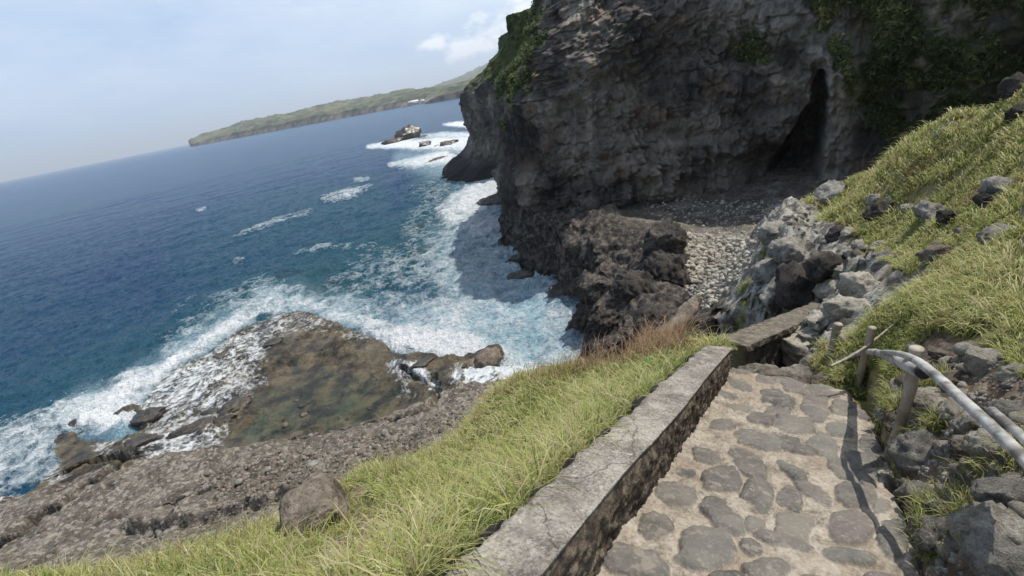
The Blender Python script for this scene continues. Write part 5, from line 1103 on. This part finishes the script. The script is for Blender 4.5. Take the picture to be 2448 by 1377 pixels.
clump = np.clip(fbm(CLP[k] * .8, 3) + .5, 0, 1.3); okc = rng.random(len(k)) < (clump * 1.1 - .12); k = k[okc]; clump = clump[okc]; cam_dir = cam_dir[okc]
nrm2 = np.stack([-.35 * np.ones(len(k)), -.8 * np.ones(len(k)), .35 * np.ones(len(k))], 1)
Pl = CLP[k] + nrm2 * (rng.random((len(k), 1)) * .75 * clump[:, None]) + rng.normal(0, .12, (len(k), 3))
pal = np.array([(.06, .085, .03), (.105, .135, .045), (.18, .19, .065), (.28, .25, .11)]); tone = np.clip((perlin(CLP[k] * .35) * 1.6 + 1.5 + rng.normal(0, .7, len(k))).astype(int), 0, 3)
leaves('cliff_vegetation', Pl, .08 + .12 * rng.random(len(k)), pal[tone] * rng.uniform(.8, 1.2, (len(k), 1)), 21, kind='stuff')
# broad-leaved weed at the wall's far end, yellow-flowered weeds by its near end
m_leaf = m_grass
def weed(P, n_, L_, wdt, colr, label, name='broad_leaved_plant'):
    root = thing(name, P, label, 'plant'); r_ = random.Random(int(P[0] * 1000) & 255)
    for i in range(n_):
        th = 2 * math.pi * i / n_ + r_.uniform(-.3, .3); el = r_.uniform(.25, 1.0); ll = L_ * r_.uniform(.7, 1.15); V = []
        for s in range(7):
            f = s / 6; wd = wdt * math.sin(math.pi * min(1, f * .85 + .08)) ; x = ll * f * math.cos(el); z_ = ll * (f * math.sin(el) - .35 * f * f)
            for sg in (-1, 0, 1): V.append((x * math.cos(th) - sg * wd * math.sin(th), x * math.sin(th) + sg * wd * math.cos(th), z_ + abs(sg) * wd * .25))
        mk('leaf', np.array(V), [gridfaces(7, 3)], m_leaf, root, attrs=dict(Col=np.tile(np.array(colr) * r_.uniform(.8, 1.2), (21, 1))))
for (u_, v_, n_, lb) in [(1622, 858, 12, 'glossy green broad-leaved plant beside the far end of the low wall'), (1575, 875, 9, 'light green leafy plant in the grass left of the glossy one')]:
    p = hit_bank(u_, v_) ; p = at_r(u_, v_, 8.3) if p is None else p; weed(p + np.array([0, 0, .03]), n_, .24, .035, (.10, .22, .04), lb)
for (u_, v_, lb) in [(1215, 1200, 'yellow green broad-leaved weed touching the seaward edge of the wall'), (1330, 1090, 'bright green broad-leaved weed in grass halfway along the wall'), (1205, 1235, 'yellowing weed lowest along the wall edge')]:
    p = hit_bank(u_, v_); weed(p + np.array([0, 0, .03]), 9, .13, .022, (.36, .40, .07) if 'yellow' in lb else (.17, .32, .06), lb)

m_spray, t, b, o_ = material('spray_white'); b.inputs['Base Color'].default_value = (.82, .85, .86, 1); b.inputs['Roughness'].default_value = .6
src = [((1000, 825), 50, 1.8, 3500), ((1100, 835), 55, 2.4, 5500), ((250, 975), 55, 1.2, 3500), ((330, 925), 40, .9, 1800), ((900, 800), 50, .9, 900), ((1110, 510), 50, 1.4, 2200), ((1170, 850), 40, .9, 1500)]
Vp = []
for (c_, sp, ht, m_) in src:
    q = rng.normal(0, 1, (m_, 2)) * (sp, sp * .28) + c_; base = np.array([at_z(a, b_, .1) for a, b_ in q]); base[:, 2] += rng.exponential(ht * .28, m_) * np.exp(-((q[:, 0] - c_[0]) / sp) ** 2); Vp.append(base)
Vp = np.vstack(Vp); nv = len(Vp); dist = np.linalg.norm(Vp - CAM, axis=1)
so_ = leaves('sea_spray', Vp, (.010 + .022 * rng.random(nv) ** 2) * np.clip(dist / 30, .8, 3), np.full((nv, 3), .8), 31, kind='stuff'); so_.data.materials.clear(); so_.data.materials.append(m_spray)

# ------------------------------------------------------------------ HAZE in the air over the sea
m_hz = bpy.data.materials.new('sea_haze'); m_hz.use_nodes = True; t = m_hz.node_tree; t.nodes.clear(); o_ = t.nodes.new('ShaderNodeOutputMaterial'); pv = t.nodes.new('ShaderNodeVolumePrincipled')
pv.inputs['Color'].default_value = (.88, .94, 1.0, 1); pv.inputs['Density'].default_value = .00011; pv.inputs['Anisotropy'].default_value = .2; t.links.new(pv.outputs[0], o_.inputs['Volume'])
V, F = box(0, 18000, 280, 92000, 60000, 600); hzo = mk('haze', V, [F], m_hz, smooth=False, kind='stuff')
